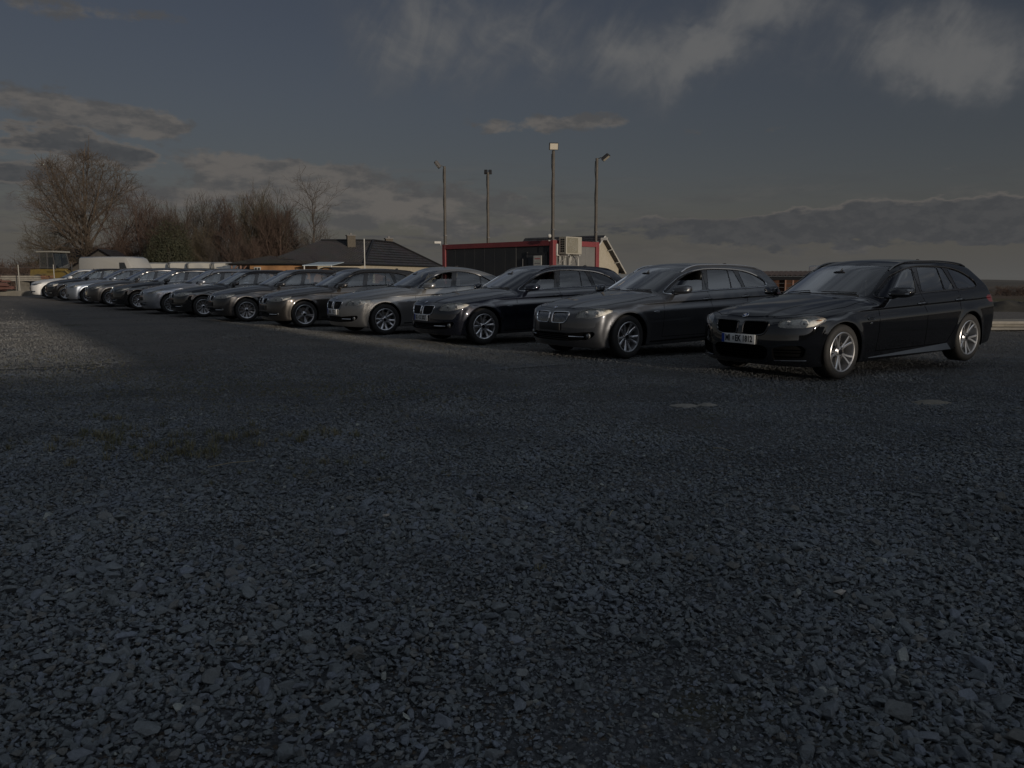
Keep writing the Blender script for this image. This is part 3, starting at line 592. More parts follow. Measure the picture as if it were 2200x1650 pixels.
    # vent trim behind the front wheel
    if K.get('gill'):
        if K['low'] == 'sport':
            g = [tube(sh.on_side([(-.47,.726),(-.60,.722)], .006), .006, 5), tube(sh.on_side([(-.50,.702),(-.61,.700)], .006), .006, 5), tube(sh.on_side([(-.47,.726),(-.50,.702)], .006), .005, 5), blob(sh.on_side([(-.56,.662)])[0], (.02, .004, .008), 2, 8, 5)]
        else: g = [tube(sh.on_side([(-.50,.700),(-.57,.712),(-.62,.712)], .005), .006, 5), tube(sh.on_side([(-.50,.700),(-.57,.692),(-.62,.692)], .005), .005, 5)]
        V, F = merge(*g); both('vent_trim', V, F, 'chrome')
    if K['low'] == 'sport':     # flared skirt blade
        a = sh.on_side(dense([(-.55,.232),(-2.40,.300)], .1), -.004); b = a.copy(); q = np.linspace(0, 1, len(a)); b[:, 2] -= .012+.075*q; b[:, 1] += .008+.055*q; c = b.copy(); c[:, 1] -= .06; c[:, 2] -= .02; n = len(a)
        V = np.concatenate([a, b, c]); F = [(i, n+i, n+i+1, i+1) for i in range(n-1)]+[(n+i, 2*n+i, 2*n+i+1, n+i+1) for i in range(n-1)]+[(n-1, 2*n-1, 3*n-1), (0, 2*n, n)]; both('side_skirt', V, F, 'paint')
    else:
        a = sh.on_side(dense([(-.45,.235),(-2.45,.262)], .1), .001); V, F = tube(a, .012, 5); both('side_skirt', V, F, 'dark')
    # roof rails, fin
    if touring:
        x = np.linspace(-1.42, -3.35, 18); y = .585-.012*np.abs(x+2.3); 
        P0 = sh.on_top(np.stack([x, y], 1)); lift = K.get('rail_h', .015)*np.clip(np.minimum((x[0]-x)/.12, (x-x[-1])/.12), 0, 1)**.6; P0[:, 2] += lift; V, F = tube(P0, .013, 6); both('roof_rail', V, F, 'rail')
    p = sh.on_top([(-3.05 if touring else -2.25, 0)])[0]; V, F = prism([(p[0]+.06, p[2]-.02), (p[0]-.05, p[2]+.028), (p[0]-.085, p[2]+.026), (p[0]-.09, p[2]-.02)], 'y', -.010, .010); put('roof_fin', V, F, 'paint')
    # cabin
    tub = put('cabin_floor', *prism([(-.55,.75),(-.9,.45),(-2.7,.45),(-2.75,.62),(-3.6,.62),(-3.6,.50),(-2.8,.50),(-2.75,.35),(-.8,.35),(-.5,.5)], 'y', -.78, .78), 'cabin')
    V, F = merge(prism([(-.80,.70),(-.86,.90),(-.98,.952),(-1.15,.945),(-1.22,.90),(-1.14,.72),(-.9,.6)], 'y', -.66, .66)); put('dashboard', V, F, 'cabin')
    V, F = prism([(-.95,.45),(-.95,.66),(-1.5,.66),(-2.0,.62),(-2.0,.45)], 'y', -.11, .11); put('centre_console', V, F, 'cabin')
    t = np.linspace(0, 2*math.pi, 21)[:-1]; V, F = tube([(-1.25-.10*math.sin(u), .37+.18*math.cos(u), .90+.165*math.sin(u)) for u in t], .014, 6, True); V2, F2 = merge((V, F), boxg((-1.25, .37, .89), (.02, .16, .022), .008)); put('steering_wheel', V2, F2, 'cabin')
    def seat(y, w, x0):
        c = boxg((x0+.06, y, .62), (.27, w, .085), .05); bk = prism([(x0-.22,.60),(x0-.10,.62),(x0-.20,.95),(x0-.30,1.16),(x0-.36,1.16),(x0-.36,.95)], 'y', y-w*.92, y+w*.92); return merge(c, bk)
    for y in (.37, -.37):
        V, F = seat(y, .25, -1.68); st = put('seat', V, F, 'seat'); V, F = blob((-2.005, y, 1.235), (.045, .125, .075), 3, 12, 8, -.3); put('headrest', V, F, 'seat', st)
    V, F = merge(boxg((-2.52, 0, .62), (.26, .64, .085), .05), prism([(-2.72,.60),(-2.62,.62),(-2.78,.95),(-2.86,1.10),(-2.92,1.10),(-2.90,.95)], 'y', -.64, .64)); st = put('rear_seat', V, F, 'seat')
    for y in (.36, -.36): V, F = blob((-2.90, y, 1.16), (.04, .12, .065), 3, 12, 8, -.3); put('headrest', V, F, 'seat', st)
    V, F = merge(blob((-1.18, 0, 1.275), (.016, .095, .027), 3, 12, 7), tube([(-1.18, 0, 1.28), (-1.25, 0, 1.335)], .008, 5)); put('rear_view_mirror', V, F, 'cabin')
    # plate
    pz = K.get('plate_z', .497); pf = sh.on_front([(0, pz)])[0][0]+.012
    pl = put('number_plate' if K.get('plate_name', 1) else 'plate_holder', *boxg((pf, 0, pz), (.006, .262, .058), .003), 'plate')
    out[pl]['plate'] = (pf+.0065, pz, sy, ax, sz)
    K['wheels'] = [(0, 1), (0, -1), (-wb*aw, 1), (-wb*aw, -1)]; K['parts'] = out; K['shape'] = sh; K['T'] = T
    return K

def wheel_parts(style, R=.338, w=.225, rr=.245):
    """a wheel spinning round y, outer face at y = 0: tyre, rim with spokes, hub cap"""
    tw = w; tyre = lathe([(rr-.012,-.006),(rr+.004,.004),(rr+.03,.012),(R-.03,.008),(R-.010,-.006),(R,-.03),(R,-tw+.03),(R-.012,-tw+.006),(rr+.02,-tw-.005),(rr-.01,-tw)], 40)
    barrel = lathe([(rr+.004,.001),(rr-.004,.006),(rr-.016,.002),(rr-.022,-.02),(rr-.03,-.16),(rr-.045,-.19)], 40)
    hub = lathe([(.072,-.085),(.07,-.05),(.045,-.036),(.030,-.032)], 20)
    sp = []
    def spoke(a0, a1, w0, w1, r0=.05, r1=rr-.012, y0=-.034, y1=-.004, d=.022):
        V = []; n = 6
        for i in range(n):
            t = i/(n-1); r = r0+(r1-r0)*t; ang = a0+(a1-a0)*(t**1.3); ww = w0+(w1-w0)*t; y = y0+(y1-y0)*t**1.6
            c = np.array([r*math.cos(ang), y, r*math.sin(ang)]); u = np.array([-math.sin(ang), 0, math.cos(ang)])
            V += [c+u*ww/2-[0,.006,0], c+u*ww*.3, c-u*ww*.3, c-u*ww/2-[0,.006,0], c-u*ww*.4-[0,d,0], c+u*ww*.4-[0,d,0]]
        F = []
        for i in range(n-1):
            for k in range(6): F.append((i*6+k, i*6+(k+1) % 6, (i+1)*6+(k+1) % 6, (i+1)*6+k))
        return np.array(V), F
    for k in range(5):
        a = 2*math.pi*k/5+math.pi/2
        if style == 'double': sp += [spoke(a-.10, a-.23, .030, .032), spoke(a+.10, a+.23, .030, .032)]
        elif style == 'vee': sp += [spoke(a-.20, a-.27, .036, .048), spoke(a+.20, a+.27, .036, .048)]
        elif style == 'star': sp += [spoke(a-.09, a-.11, .026, .024), spoke(a+.09, a+.11, .026, .024)]
        else: sp += [spoke(a-.05, a-.17, .024, .018), spoke(a+.05, a+.17, .024, .018), spoke(a+.62, a+.55, .02, .018), spoke(a+.64, a+.71, .02, .018)]
    nuts = [blob((.055*math.cos(t), -.03, .055*math.sin(t)), (.009, .008, .009), 2, 8, 5) for t in [2*math.pi*k/5 for k in range(5)]]
    rim = merge(barrel, hub, *sp); cap = lathe([(.034,-.036),(.033,-.026),(.0,-.024)], 20); disc = lathe([(.05,-.10),(.165,-.10),(.165,-.125),(.05,-.125)], 28)
    return [('wheel', rim, 'rim', None), ('tyre', tyre, 'tyre', 0), ('brake_disc', disc, 'disc', 0), ('hub_cap', cap, 'gloss_black', 0), ('wheel_bolt', merge(*nuts), 'lamp_dark', 0)]
# ---------------------------------------------------------------- the row of cars
def flat_text(body, size, depth=.0006):
    cu = bpy.data.curves.new('lettering', 'FONT'); cu.body = body; cu.size = size; cu.align_x = 'CENTER'; cu.align_y = 'CENTER'; cu.resolution_u = 2; cu.offset = .0042
    o = bpy.data.objects.new('lettering', cu); COL.objects.link(o); dg = bpy.context.evaluated_depsgraph_get(); me = bpy.data.meshes.new_from_object(o.evaluated_get(dg)); V = np.array([v.co for v in me.vertices]); F = [tuple(p.vertices) for p in me.polygons]
    bpy.data.objects.remove(o); bpy.data.curves.remove(cu); bpy.data.meshes.remove(me); return V, F
COMMON = dict(
 glass=glass('side_glass', (.60, .64, .65), 0.0, 1.5, .045), screen=glass('screen_glass', (.74, .78, .78), 0.0, 1.5, .045), lens=glass('lamp_lens', (.93, .93, .93), 0.0, 1.45),
 chrome=mat('chrome', (.62, .63, .65), .12, 1.), gloss_black=mat('gloss_black', (.008, .008, .009), .12, 0, .6), plastic=mat('black_plastic', (.010, .010, .011), .55), dark=mat('dark_void', (.003, .003, .0033), .9, 0, 0, spec=.1),
 red=mat('tail_lamp_red', (.085, .006, .008), .15, 0, 1.), projector=mat('projector_bowl', (.30, .30, .29), .2, .6, 1.), gap=mat('panel_gap', (.0008, .0008, .0009), 1., 0, 0, spec=0.), lamp=mat('lamp_reflector', (.88, .86, .78), .45, .1, noise=(38., (.62, .60, .54), .3)), lamp_dark=mat('projector_glass', (.06, .065, .07), .08, .3, 1.), white=mat('white_ring', (.75, .75, .74), .3), amber=mat('amber_lens', (.55, .20, .03), .25),
 foglens=mat('fog_lens', (.35, .36, .36), .12, .6, 1.), cabin=mat('cabin_plastic', (.016, .016, .017), .6), rim=mat('alloy', (.50, .51, .53), .30, .9), tyre=mat('tyre_rubber', (.009, .009, .0095), .75, 0, 0, noise=(18., (.017, .016, .0145), .2)), disc=mat('brake_disc', (.20, .19, .18), .4, .9),
 blue=mat('emblem_blue', (.03, .11, .38), .3), plate=mat('plate_white', (.70, .71, .70), .35), ink=mat('plate_ink', (.01, .01, .012), .5), eu=mat('plate_band', (.012, .05, .30), .4))
def black_seat(): return mat('seat_leather', (.018, .018, .019), .5)
PAINT = dict(
 black=paint('paint_black', (.0016, .0018, .0024), (.0030, .0032, .0042), .22, 0, .006, 0., 2.0), graphite=paint('paint_graphite', (.046, .049, .056), (.075, .079, .088), .36, .7, .03), midnight=paint('paint_midnight', (.0045, .0052, .0090), (.008, .010, .020), .3, .3, .012, .15, 1.9),
 champagne=paint('paint_champagne', (.172, .173, .172), (.24, .241, .24), .38, .7, .05), mocha=paint('paint_mocha', (.030, .028, .027), (.054, .050, .047), .36, .7, .06), anthracite=paint('paint_anthracite', (.018, .018, .020), (.04, .04, .043), .34, .6, .06),
 silver=paint('paint_silver', (.25, .27, .31), (.36, .38, .42), .36, .75, .05), silverblue=paint('paint_silver_blue', (.21, .24, .29), (.30, .34, .40), .36, .75, .05), white=paint('paint_white', (.62, .62, .61), (.66, .66, .65), .4, 0, .05))
KIND = {}
def kind(name):
    if name not in KIND:
        five, three, eagle = (1, 1, 1, 1, 1), (.93, .947, .955, .974, .985), (.96, .972, 1.0, .995, 1.015)
        spec = dict(
         estate_sport=dict(S=BASE, touring=True, hl='five_led', kid='five', low='sport', scale=five, gill=True, style='double', R=.338, trimr=.006),
         estate=dict(S=BASE, touring=True, hl='five', kid='five', low='five', scale=five, gill=True, style='vee', R=.335, rr=.232, trimr=.011, open=True),
         saloon=dict(S=SEDAN, touring=False, hl='five', kid='five', low='five', scale=five, gill=True, style='vee', R=.335, rr=.232, trimr=.011, open=True),
         small_estate=dict(S=dict(BASE), touring=True, hl='three', kid='three', low='three', scale=three, style='star', R=.325, rr=.235, fine=1.15),
         small_estate_multi=dict(S=dict(BASE), touring=True, hl='three', kid='three', low='three', scale=three, style='multi', R=.322, rr=.226, fine=1.15),
         old_estate=dict(S=dict(BASE, hcd=.010), touring=True, hl='eagle', kid='eagle', low='eagle', scale=eagle, style='multi', R=.325, rr=.225, rail_h=.05, fine=1.25, trimr=.012),
         hatch=dict(S=dict(BASE), touring=True, hl='round', kid='eagle', low='three', scale=(.90, .90, .88, .965, 1.0), style='star', R=.325, rr=.23, fine=1.25),
         old_saloon=dict(S=dict(SEDAN), touring=False, hl='three', kid='eagle', low='three', scale=(.92, .93, .93, .97, .985), style='multi', R=.32, rr=.225, fine=1.25))[name]
        K = car_kind(spec)
        for p in K['parts']: p['me'] = mesh_data(p['name'], p['V'], p['F'], p['N'], True, None if p['N'] is not None else 40); p['me'].materials.append(None)
        K['wheel'] = wheel_parts(K['style'], K['R'], .235, K.get('rr', .245))
        K['wheel_me'] = [(n, mesh_data(n, v, f, None, True, 35), m, up) for n, (v, f), m, up in K['wheel']]
        for n, me, m, up in K['wheel_me']: me.materials.append(None)
        KIND[name] = K
    return KIND[name]
def set_mat(o, m): o.material_slots[0].link = 'OBJECT'; o.material_slots[0].material = m
def place_car(kname, pos, label, colour, group='cars parked side by side in one long row', trim='chrome', kidney='chrome', slat='plastic', rail=None, handle=None, mirror=None, seat=None, plate=None, plate_mat=None, pitch=.012, rim=None, yaw=0., z=0., steer=0.):
    K = kind(kname); M = dict(COMMON); pm = PAINT[colour]
    M.update(paint=pm, trim=COMMON[trim], kidney=COMMON[kidney], slat=COMMON[slat], rail=rail or pm, handle=handle or pm, mirror=mirror or pm, seat=seat or black_seat()); M['plate'] = plate_mat or (COMMON['plate'] if plate else COMMON['plastic'])
    if rim: M['rim'] = rim
    root = thing('parked_car', label, 'car', (pos[0], pos[1], float(land(pos[0], pos[1]))+z), YAW+yaw, group); root.rotation_euler = Euler((0, pitch*1.0, YAW+yaw), 'XYZ')
    made = []
    for p in K['parts']:
        nm = p['name'] if not (p['name'] == 'number_plate' and not plate) else 'plate_holder'
        o = bpy.data.objects.new(nm, p['me']); COL.objects.link(o); o.parent = root if p['up'] is None else made[p['up']]; set_mat(o, M[p['mat']]); made.append(o)
        if 'plate' in p and plate:
            x, pz, sy, ax, sz = p['plate']; x *= ax; pz *= sz
            for txt, yc, sc, w in plate:
                V, F = flat_text(txt, .106); V[:, 0] *= w/max(np.ptp(V[:, 0]), 1e-6); W = np.stack([0*V[:, 0]+x+.0012, -V[:, 0]*-1+yc, V[:, 1]+pz], 1)
                q = obj('lettering', W, F, COMMON['ink'], o)
            V, F = boxg((x+.0008, -.238, pz), (.0006, .022, .055)); obj('country_band', V, F, COMMON['eu'], o)
            for zz in (.018, .002): V, F = boxg((x+.001, -.075, pz+zz*1.5-.012), (.0006, .011, .011)); obj('sticker', V, F, COMMON['disc'], o)
    for wx, sgn in K['wheels']:
        got = []
        for n, me, m, up in K['wheel_me']:
            w = bpy.data.objects.new(n, me); COL.objects.link(w); set_mat(w, M[m])
            if up is None:
                w.parent = root; w.location = (wx, sgn*.895*K['scale'][3], K['R']-.004); w.rotation_euler = (0, random.uniform(0, 1.2), (0 if sgn > 0 else math.pi)+(R(steer) if wx == 0 else 0))
            else: w.parent = got[up]
            got.append(w)
    return root
# ---------------------------------------------------------------- ground, field, hills
def vnoise(x, y, s, seed=0):
    """smooth value noise"""
    r = np.random.default_rng(seed); T = r.random((64, 64)); u, v = np.asarray(x)/s, np.asarray(y)/s; i, j = np.floor(u).astype(int), np.floor(v).astype(int); fu, fv = u-i, v-j; fu, fv = fu*fu*(3-2*fu), fv*fv*(3-2*fv)
    g = lambda a, b: T[a % 64, b % 64]
    return (g(i, j)*(1-fu)+g(i+1, j)*fu)*(1-fv)+(g(i, j+1)*(1-fu)+g(i+1, j+1)*fu)*fv
def far_land(x, y):
    r = np.hypot(x, y); h = land(x, y); far = np.clip(r-75, 0, None); h = h-.0075*np.minimum(far, 230)-.030*np.clip(r-305, 0, 700)
    return h
def ground_material():
    m = bpy.data.materials.new('yard_gravel'); m.use_nodes = True; nt = m.node_tree; b = nt.nodes['Principled BSDF']; L = nt.links.new; b.inputs['Roughness'].default_value = .9; b.inputs['Specular IOR Level'].default_value = .25
    g = node(nt, 'ShaderNodeNewGeometry'); pos = g.outputs['Position']
    def nz(scale, detail=5, rough=.6, off=0):
        mp = node(nt, 'ShaderNodeMapping'); mp.inputs['Location'].default_value = (off, off*.7, 0); L(pos, mp.inputs[0]); n = node(nt, 'ShaderNodeTexNoise'); n.inputs['Scale'].default_value = scale; n.inputs['Detail'].default_value = detail; n.inputs['Roughness'].default_value = rough; L(mp.outputs[0], n.inputs['Vector']); return n.outputs[0]
    def ramp(v, a, c):
        r = node(nt, 'ShaderNodeMapRange', interpolation_type='SMOOTHSTEP'); L(v, r.inputs[0]); r.inputs[1].default_value = a; r.inputs[2].default_value = c; return r.outputs[0]
    def mix(f, a, c):
        x = node(nt, 'ShaderNodeMix', data_type='RGBA')
        if isinstance(f, float): x.inputs[0].default_value = f
        else: L(f, x.inputs[0])
        for k, v in ((6, a), (7, c)):
            if isinstance(v, tuple): x.inputs[k].default_value = (*v, 1)
            else: L(v, x.inputs[k])
        return x.outputs[2]
    vo = node(nt, 'ShaderNodeTexVoronoi'); vo.inputs['Scale'].default_value = 38; L(pos, vo.inputs['Vector']); vo2 = node(nt, 'ShaderNodeTexVoronoi'); vo2.inputs['Scale'].default_value = 60; L(pos, vo2.inputs['Vector'])
    cell = node(nt, 'ShaderNodeSeparateColor'); L(vo.outputs['Color'], cell.inputs[0])
    slate = mix(cell.outputs[0], (.105, .113, .122), (.170, .182, .198)); slate = mix(ramp(cell.outputs[1], .93, .97), slate, (.22, .215, .20)); slate = mix(ramp(cell.outputs[2], .72, .8), slate, (.105, .085, .066))
    slate = mix(ramp(vo.outputs['Distance'], .20, .62), slate, (.070, .076, .083))
    fine = mix(nz(40, 3), (.168, .155, .141), (.285, .264, .240)); fine = mix(ramp(vo2.outputs['Distance'], .3, .8), fine, (.095, .090, .085))
    sx = node(nt, 'ShaderNodeSeparateXYZ'); L(pos, sx.inputs[0])
    y = sx.outputs[1]
    dusty = node(nt, 'ShaderNodeMath', operation='ADD'); L(ramp(y, 6.5, 16.), dusty.inputs[0]); nn = node(nt, 'ShaderNodeMath', operation='MULTIPLY_ADD'); L(nz(.35, 4, .6, 3), nn.inputs[0]); nn.inputs[1].default_value = 2.2; nn.inputs[2].default_value = -1.15; L(nn.outputs[0], dusty.inputs[1]); dusty.use_clamp = True
    col = mix(dusty.outputs[0], slate, fine)
    sc = node(nt, 'ShaderNodeVectorMath', operation='SCALE'); L(col, sc.inputs[0]); va = node(nt, 'ShaderNodeMapRange'); L(nz(5.5, 9, .78, 17), va.inputs[0]); va.inputs[1].default_value = .3; va.inputs[2].default_value = .7; va.inputs[3].default_value = .72; va.inputs[4].default_value = 1.28; L(va.outputs[0], sc.inputs['Scale']); col = sc.outputs[0]
    moss = node(nt, 'ShaderNodeMath', operation='MULTIPLY'); L(ramp(nz(.9, 6, .65, 9), .54, .68), moss.inputs[0]); L(ramp(nz(.22, 3, .5, 31), .42, .62), moss.inputs[1]); mm = node(nt, 'ShaderNodeMath', operation='MULTIPLY'); L(moss.outputs[0], mm.inputs[0]); mm.inputs[1].default_value = .75
    col = mix(mm.outputs[0], col, mix(nz(30, 3), (.040, .045, .018), (.110, .100, .050)))
    # beyond the yard: rough grass, ploughed soil and winter crop
    d = node(nt, 'ShaderNodeVectorMath', operation='LENGTH'); L(pos, d.inputs[0]); rad = node(nt, 'ShaderNodeMath', operation='MULTIPLY_ADD'); L(nz(.06, 3, .5, 5), rad.inputs[0]); rad.inputs[1].default_value = 22.; L(d.outputs['Value'], rad.inputs[2])
    grass = mix(nz(1.2, 6, .7), (.055, .052, .025), (.125, .105, .060)); soil = mix(nz(.25, 6, .7, 2), (.070, .050, .036), (.125, .092, .066))
    fld = mix(ramp(rad.outputs[0], 100., 108.), grass, soil); col = mix(ramp(rad.outputs[0], 76., 82.), col, fld); L(col, b.inputs['Base Color'])
    hb = node(nt, 'ShaderNodeMath', operation='MULTIPLY_ADD'); L(vo.outputs['Distance'], hb.inputs[0]); hb.inputs[1].default_value = -1.; L(nz(70, 3), hb.inputs[2]); bp = node(nt, 'ShaderNodeBump'); bp.inputs['Strength'].default_value = 1.0; bp.inputs['Distance'].default_value = .03; L(hb.outputs[0], bp.inputs['Height']); L(bp.outputs[0], b.inputs['Normal'])
    return m
def build_ground():
    rr = np.concatenate([np.linspace(0, 14, 57), np.geomspace(14.4, 1400, 90)]); na = 220; an = np.linspace(0, 2*math.pi, na, endpoint=False)
    X, Y = np.outer(rr, np.sin(an)), np.outer(rr, np.cos(an)); Z = far_land(X, Y); rough = np.clip(1-np.hypot(X, Y)/60, 0, 1)
    Z = Z+rough*(.030*(vnoise(X, Y, 1.7, 3)-.5)+.012*(vnoise(X, Y, .45, 4)-.5))*np.clip(np.hypot(X, Y)/3, 0, 1)-.022
    V = np.stack([X, Y, Z], -1).reshape(-1, 3); n = len(rr); i, j = np.meshgrid(np.arange(n-1), np.arange(na), indexing='ij'); j2 = (j+1) % na; F = np.stack([i*na+j, i*na+j2, (i+1)*na+j2, (i+1)*na+j], -1).reshape(-1, 4)
    return obj('ground', V, F, ground_material(), smooth=True, kind='structure')
ground = build_ground()
def build_hills():
    V = []; n = 240
    for k in range(n+1):
        a = R(-75+150*k/n)
        for r, base in ((950, -40), (1300, None), (1900, None), (2600, None), (3200, -60)):
            if base is None:
                t = {1300: .35, 1900: .75, 2600: 1.}[r]; nz_ = .55*float(vnoise(math.degrees(a)+100, r/90, 9, 21))+.3*float(vnoise(math.degrees(a)+100, r/50, 3.1, 22))+.12*float(vnoise(math.degrees(a)+100, r/50, .9, 23)); z = -r*.0062+t*r*.0050*(nz_*1.5-.35)
            else: z = base
            V.append((r*math.sin(a), r*math.cos(a), z))
    F = [(k*5+i, (k+1)*5+i, (k+1)*5+i+1, k*5+i+1) for k in range(n) for i in range(4)]
    m = mat('far_woodland', (.045, .045, .042), .95, noise=(.012, (.085, .072, .055), 0)); return obj('hills', V, F, m, smooth=True, kind='structure')
build_hills()
# ---------------------------------------------------------------- walls, roofs and the like
def world_box(name, c, h, rz, m, parent=None, bev=0.): 
    V, F = boxg((0, 0, 0), h, bev); o = obj(name, V, F, m, parent); o.location = c; o.rotation_euler = (0, 0, rz); return o
RENDER_W = mat('cream_render', (.33, .30, .24), .9, noise=(3., (.29, .26, .20), .05)); ROOFT = None
def tile_mat(name, a, b, rows, cols, strength=.6):
    m = bpy.data.materials.new(name); m.use_nodes = True; nt = m.node_tree; p = nt.nodes['Principled BSDF']; L = nt.links.new; p.inputs['Roughness'].default_value = .55
    uv = node(nt, 'ShaderNodeTexCoord'); br = node(nt, 'ShaderNodeTexBrick'); br.inputs['Scale'].default_value = 1; br.inputs['Brick Width'].default_value = cols; br.inputs['Row Height'].default_value = rows; br.inputs['Mortar Size'].default_value = rows*.10; br.inputs['Color1'].default_value = (*a, 1); br.inputs['Color2'].default_value = (*b, 1); br.inputs['Mortar'].default_value = (a[0]*.3, a[1]*.3, a[2]*.3, 1); br.inputs['Mortar Smooth'].default_value = .4
    L(uv.outputs['UV'], br.inputs['Vector']); n = node(nt, 'ShaderNodeTexNoise'); n.inputs['Scale'].default_value = .8; n.inputs['Detail'].default_value = 6; L(uv.outputs['UV'], n.inputs['Vector']); mx = node(nt, 'ShaderNodeMix', data_type='RGBA', blend_type='MULTIPLY'); mx.inputs[0].default_value = .5; L(br.outputs['Color'], mx.inputs[6]); L(n.outputs['Color'], mx.inputs[7]); L(mx.outputs[2], p.inputs['Base Color'])
    bp = node(nt, 'ShaderNodeBump'); bp.inputs['Strength'].default_value = strength; bp.inputs['Distance'].default_value = .06; bp.invert = True; L(br.outputs['Fac'], bp.inputs['Height']); L(bp.outputs[0], p.inputs['Normal']); return m
def roof_face(name, quad, m, parent, thick=.12, courses=0):
    """a sloping roof plane (3 or 4 corners, first two on the eave) laid with real stepped courses; uv in metres"""
    P = [Vector(p) for p in quad]; e0, e1 = P[0], P[1]; t0, t1 = (P[3], P[2]) if len(P) == 4 else (P[2], P[2]); u = (e1-e0).normalized(); nrm = (e1-e0).cross(t0-e0).normalized() if len(P) == 4 else (e1-e0).cross(P[2]-e0).normalized()
    if nrm.z < 0: nrm = -nrm
    n = courses or max(4, int(((t0+t1)/2-(e0+e1)/2).length/.34)); V = []; F = []; UV = []
    up = (((t0+t1)/2)-((e0+e1)/2)); up = (up-u*up.dot(u)).normalized()
    for i in range(n):
        a0, a1 = e0.lerp(t0, i/n), e1.lerp(t1, i/n); b0, b1 = e0.lerp(t0, (i+1)/n), e1.lerp(t1, (i+1)/n); q = len(V)
        pts = [a0+nrm*.045, a1+nrm*.045, b1+nrm*.004, b0+nrm*.004, a0-nrm*.03, a1-nrm*.03]; V += pts; UV += [((p-e0).dot(u), (p-e0).dot(up)) for p in pts]; F += [(q, q+1, q+2, q+3), (q+4, q+5, q+1, q)]
    q = len(V); pts = [p-nrm*thick for p in (P if len(P) == 4 else P)]; V += pts; UV += [((p-e0).dot(u), (p-e0).dot(up)) for p in pts]; F.append(tuple(range(q+len(pts)-1, q-1, -1)))
    o = obj(name, V, F, m, parent); uvl = o.data.uv_layers.new(name='UVMap')
    for lp in o.data.loops: uvl.data[lp.index].uv = UV[lp.vertex_index]
    return o
def bars(segs, r, n=6): return merge(*[tube([a, b], r, n) for a, b in segs])
# ---- office container
RED = mat('container_red', (.185, .036, .040), .5, noise=(2., (.14, .03, .034), 0)); ANTH = mat('container_anthracite', (.020, .022, .025), .5, noise=(1.5, (.028, .029, .031), 0)); GREYP = mat('container_grey', (.115, .115, .112), .5, noise=(1.5, (.14, .138, .132), 0)); STEEL = mat('galvanised', (.22, .22, .22), .45, .6); WHITE = mat('white_plastic', (.42, .42, .40), .5, noise=(4., (.35, .345, .32), 0)); DARKM = mat('dark_metal', (.03, .03, .032), .5, .3)
C0 = np.array([1.37, 27.0]); LONG = np.array([-.702, .712]); SHORT = np.array([.712, .702]); CL, CW = 5.78, 2.43; CB = float(land(*C0))-.02; CH = 2.45-CB
def cpt(l, s): return C0+LONG*l+SHORT*s
def build_container():
    t = thing('office_container', 'dark office container with red steel frame beside the row of cars', 'container', (C0[0], C0[1], CB), math.atan2(LONG[1], LONG[0]))
    # local: x along the long face, -y is the short direction (towards +SHORT): frame is mirrored, so y = -s
    for l, s in ((0, 0), (CL, 0), (0, CW), (CL, CW)):
        V, F = boxg((l+(.085 if l == 0 else -.085), -s+(-.085 if s == 0 else .085), CH/2), (.085, .085, CH/2), .008); obj('corner_post', V, F, RED, t)
    for s in (0, CW):
        for z in (CH-.09, .09): V, F = boxg((CL/2, -s+(-.075 if s == 0 else .075), z), (CL/2-.172, .07, .088), .006); obj('long_beam', V, F, RED, t)
    for l in (0, CL):
        for z in (CH-.09, .09): V, F = boxg((l+(.075 if l == 0 else -.075), -CW/2, z), (.07, CW/2-.172, .088), .006); obj('end_beam', V, F, RED, t)
    w = .50; n = int((CL-.34)/w)
    for i in range(n):       # long side: upright cladding boards with real joints, the door among them
        x0 = .172+i*(CL-.344)/n; x1 = .172+(i+1)*(CL-.344)/n
        if 0 < i < 3: continue
        V, F = boxg(((x0+x1)/2, -.075, CH/2), ((x1-x0)/2-.004, .018, CH/2-.18), .004); obj('wall_panel', V, F, ANTH, t)
    x0 = .172+(CL-.344)/n; x1 = .172+3*(CL-.344)/n; V, F = boxg(((x0+x1)/2, -.085, CH/2), ((x1-x0)/2-.002, .012, CH/2-.18)); obj('wall_panel', V, F, ANTH, t)
    V, F = boxg((.78, -.064, 1.16), (.46, .02, 1.0), .004); d = obj('door', V, F, mat('door_grey', (.034, .037, .042), .45), t); V, F = tube([(1.14, -.03, 1.0), (1.14, -.03, 1.14)], .012, 6); obj('handle', V, F, STEEL, d)
    V, F = merge(boxg((.30, -.058, 1.20), (.02, .03, 1.05)), boxg((1.26, -.058, 1.20), (.02, .03, 1.05)), boxg((.78, -.058, 2.19), (.50, .03, .02))); obj('door_frame', V, F, ANTH, t)
    for i in range(4):
        y0 = .172+i*(CW-.344)/4; y1 = .172+(i+1)*(CW-.344)/4; V, F = boxg((.075, -(y0+y1)/2, CH/2), (.018, (y1-y0)/2-.004, CH/2-.18), .004); obj('end_panel', V, F, GREYP, t)
        V, F = boxg((CL-.075, -(y0+y1)/2, CH/2), (.018, (y1-y0)/2-.004, CH/2-.18), .004); obj('end_panel', V, F, GREYP, t)
    V, F = boxg((CL/2, -CW+.075, CH/2), (CL/2-.172, .018, CH/2-.18)); obj('rear_wall', V, F, ANTH, t)
    V, F = boxg((CL/2, -CW/2, CH-.05), (CL/2-.15, CW/2-.15, .03)); obj('roof', V, F, STEEL, t)
    for x, z1, z0 in ((.135, 0, 0),): pass
    for x, z0, z1 in ((1.45, 1.05, 2.02), (4.75, .5, 1.55)): V, F = tube([(x, -.03, z0), (x, -.03, z1)], .012, 6); obj('drain_pipe', V, F, STEEL, t)
    return t
build_container(); CR = math.atan2(LONG[1], LONG[0])
def on_container(l, s, z): p = cpt(l, s); return (float(p[0]), float(p[1]), z)
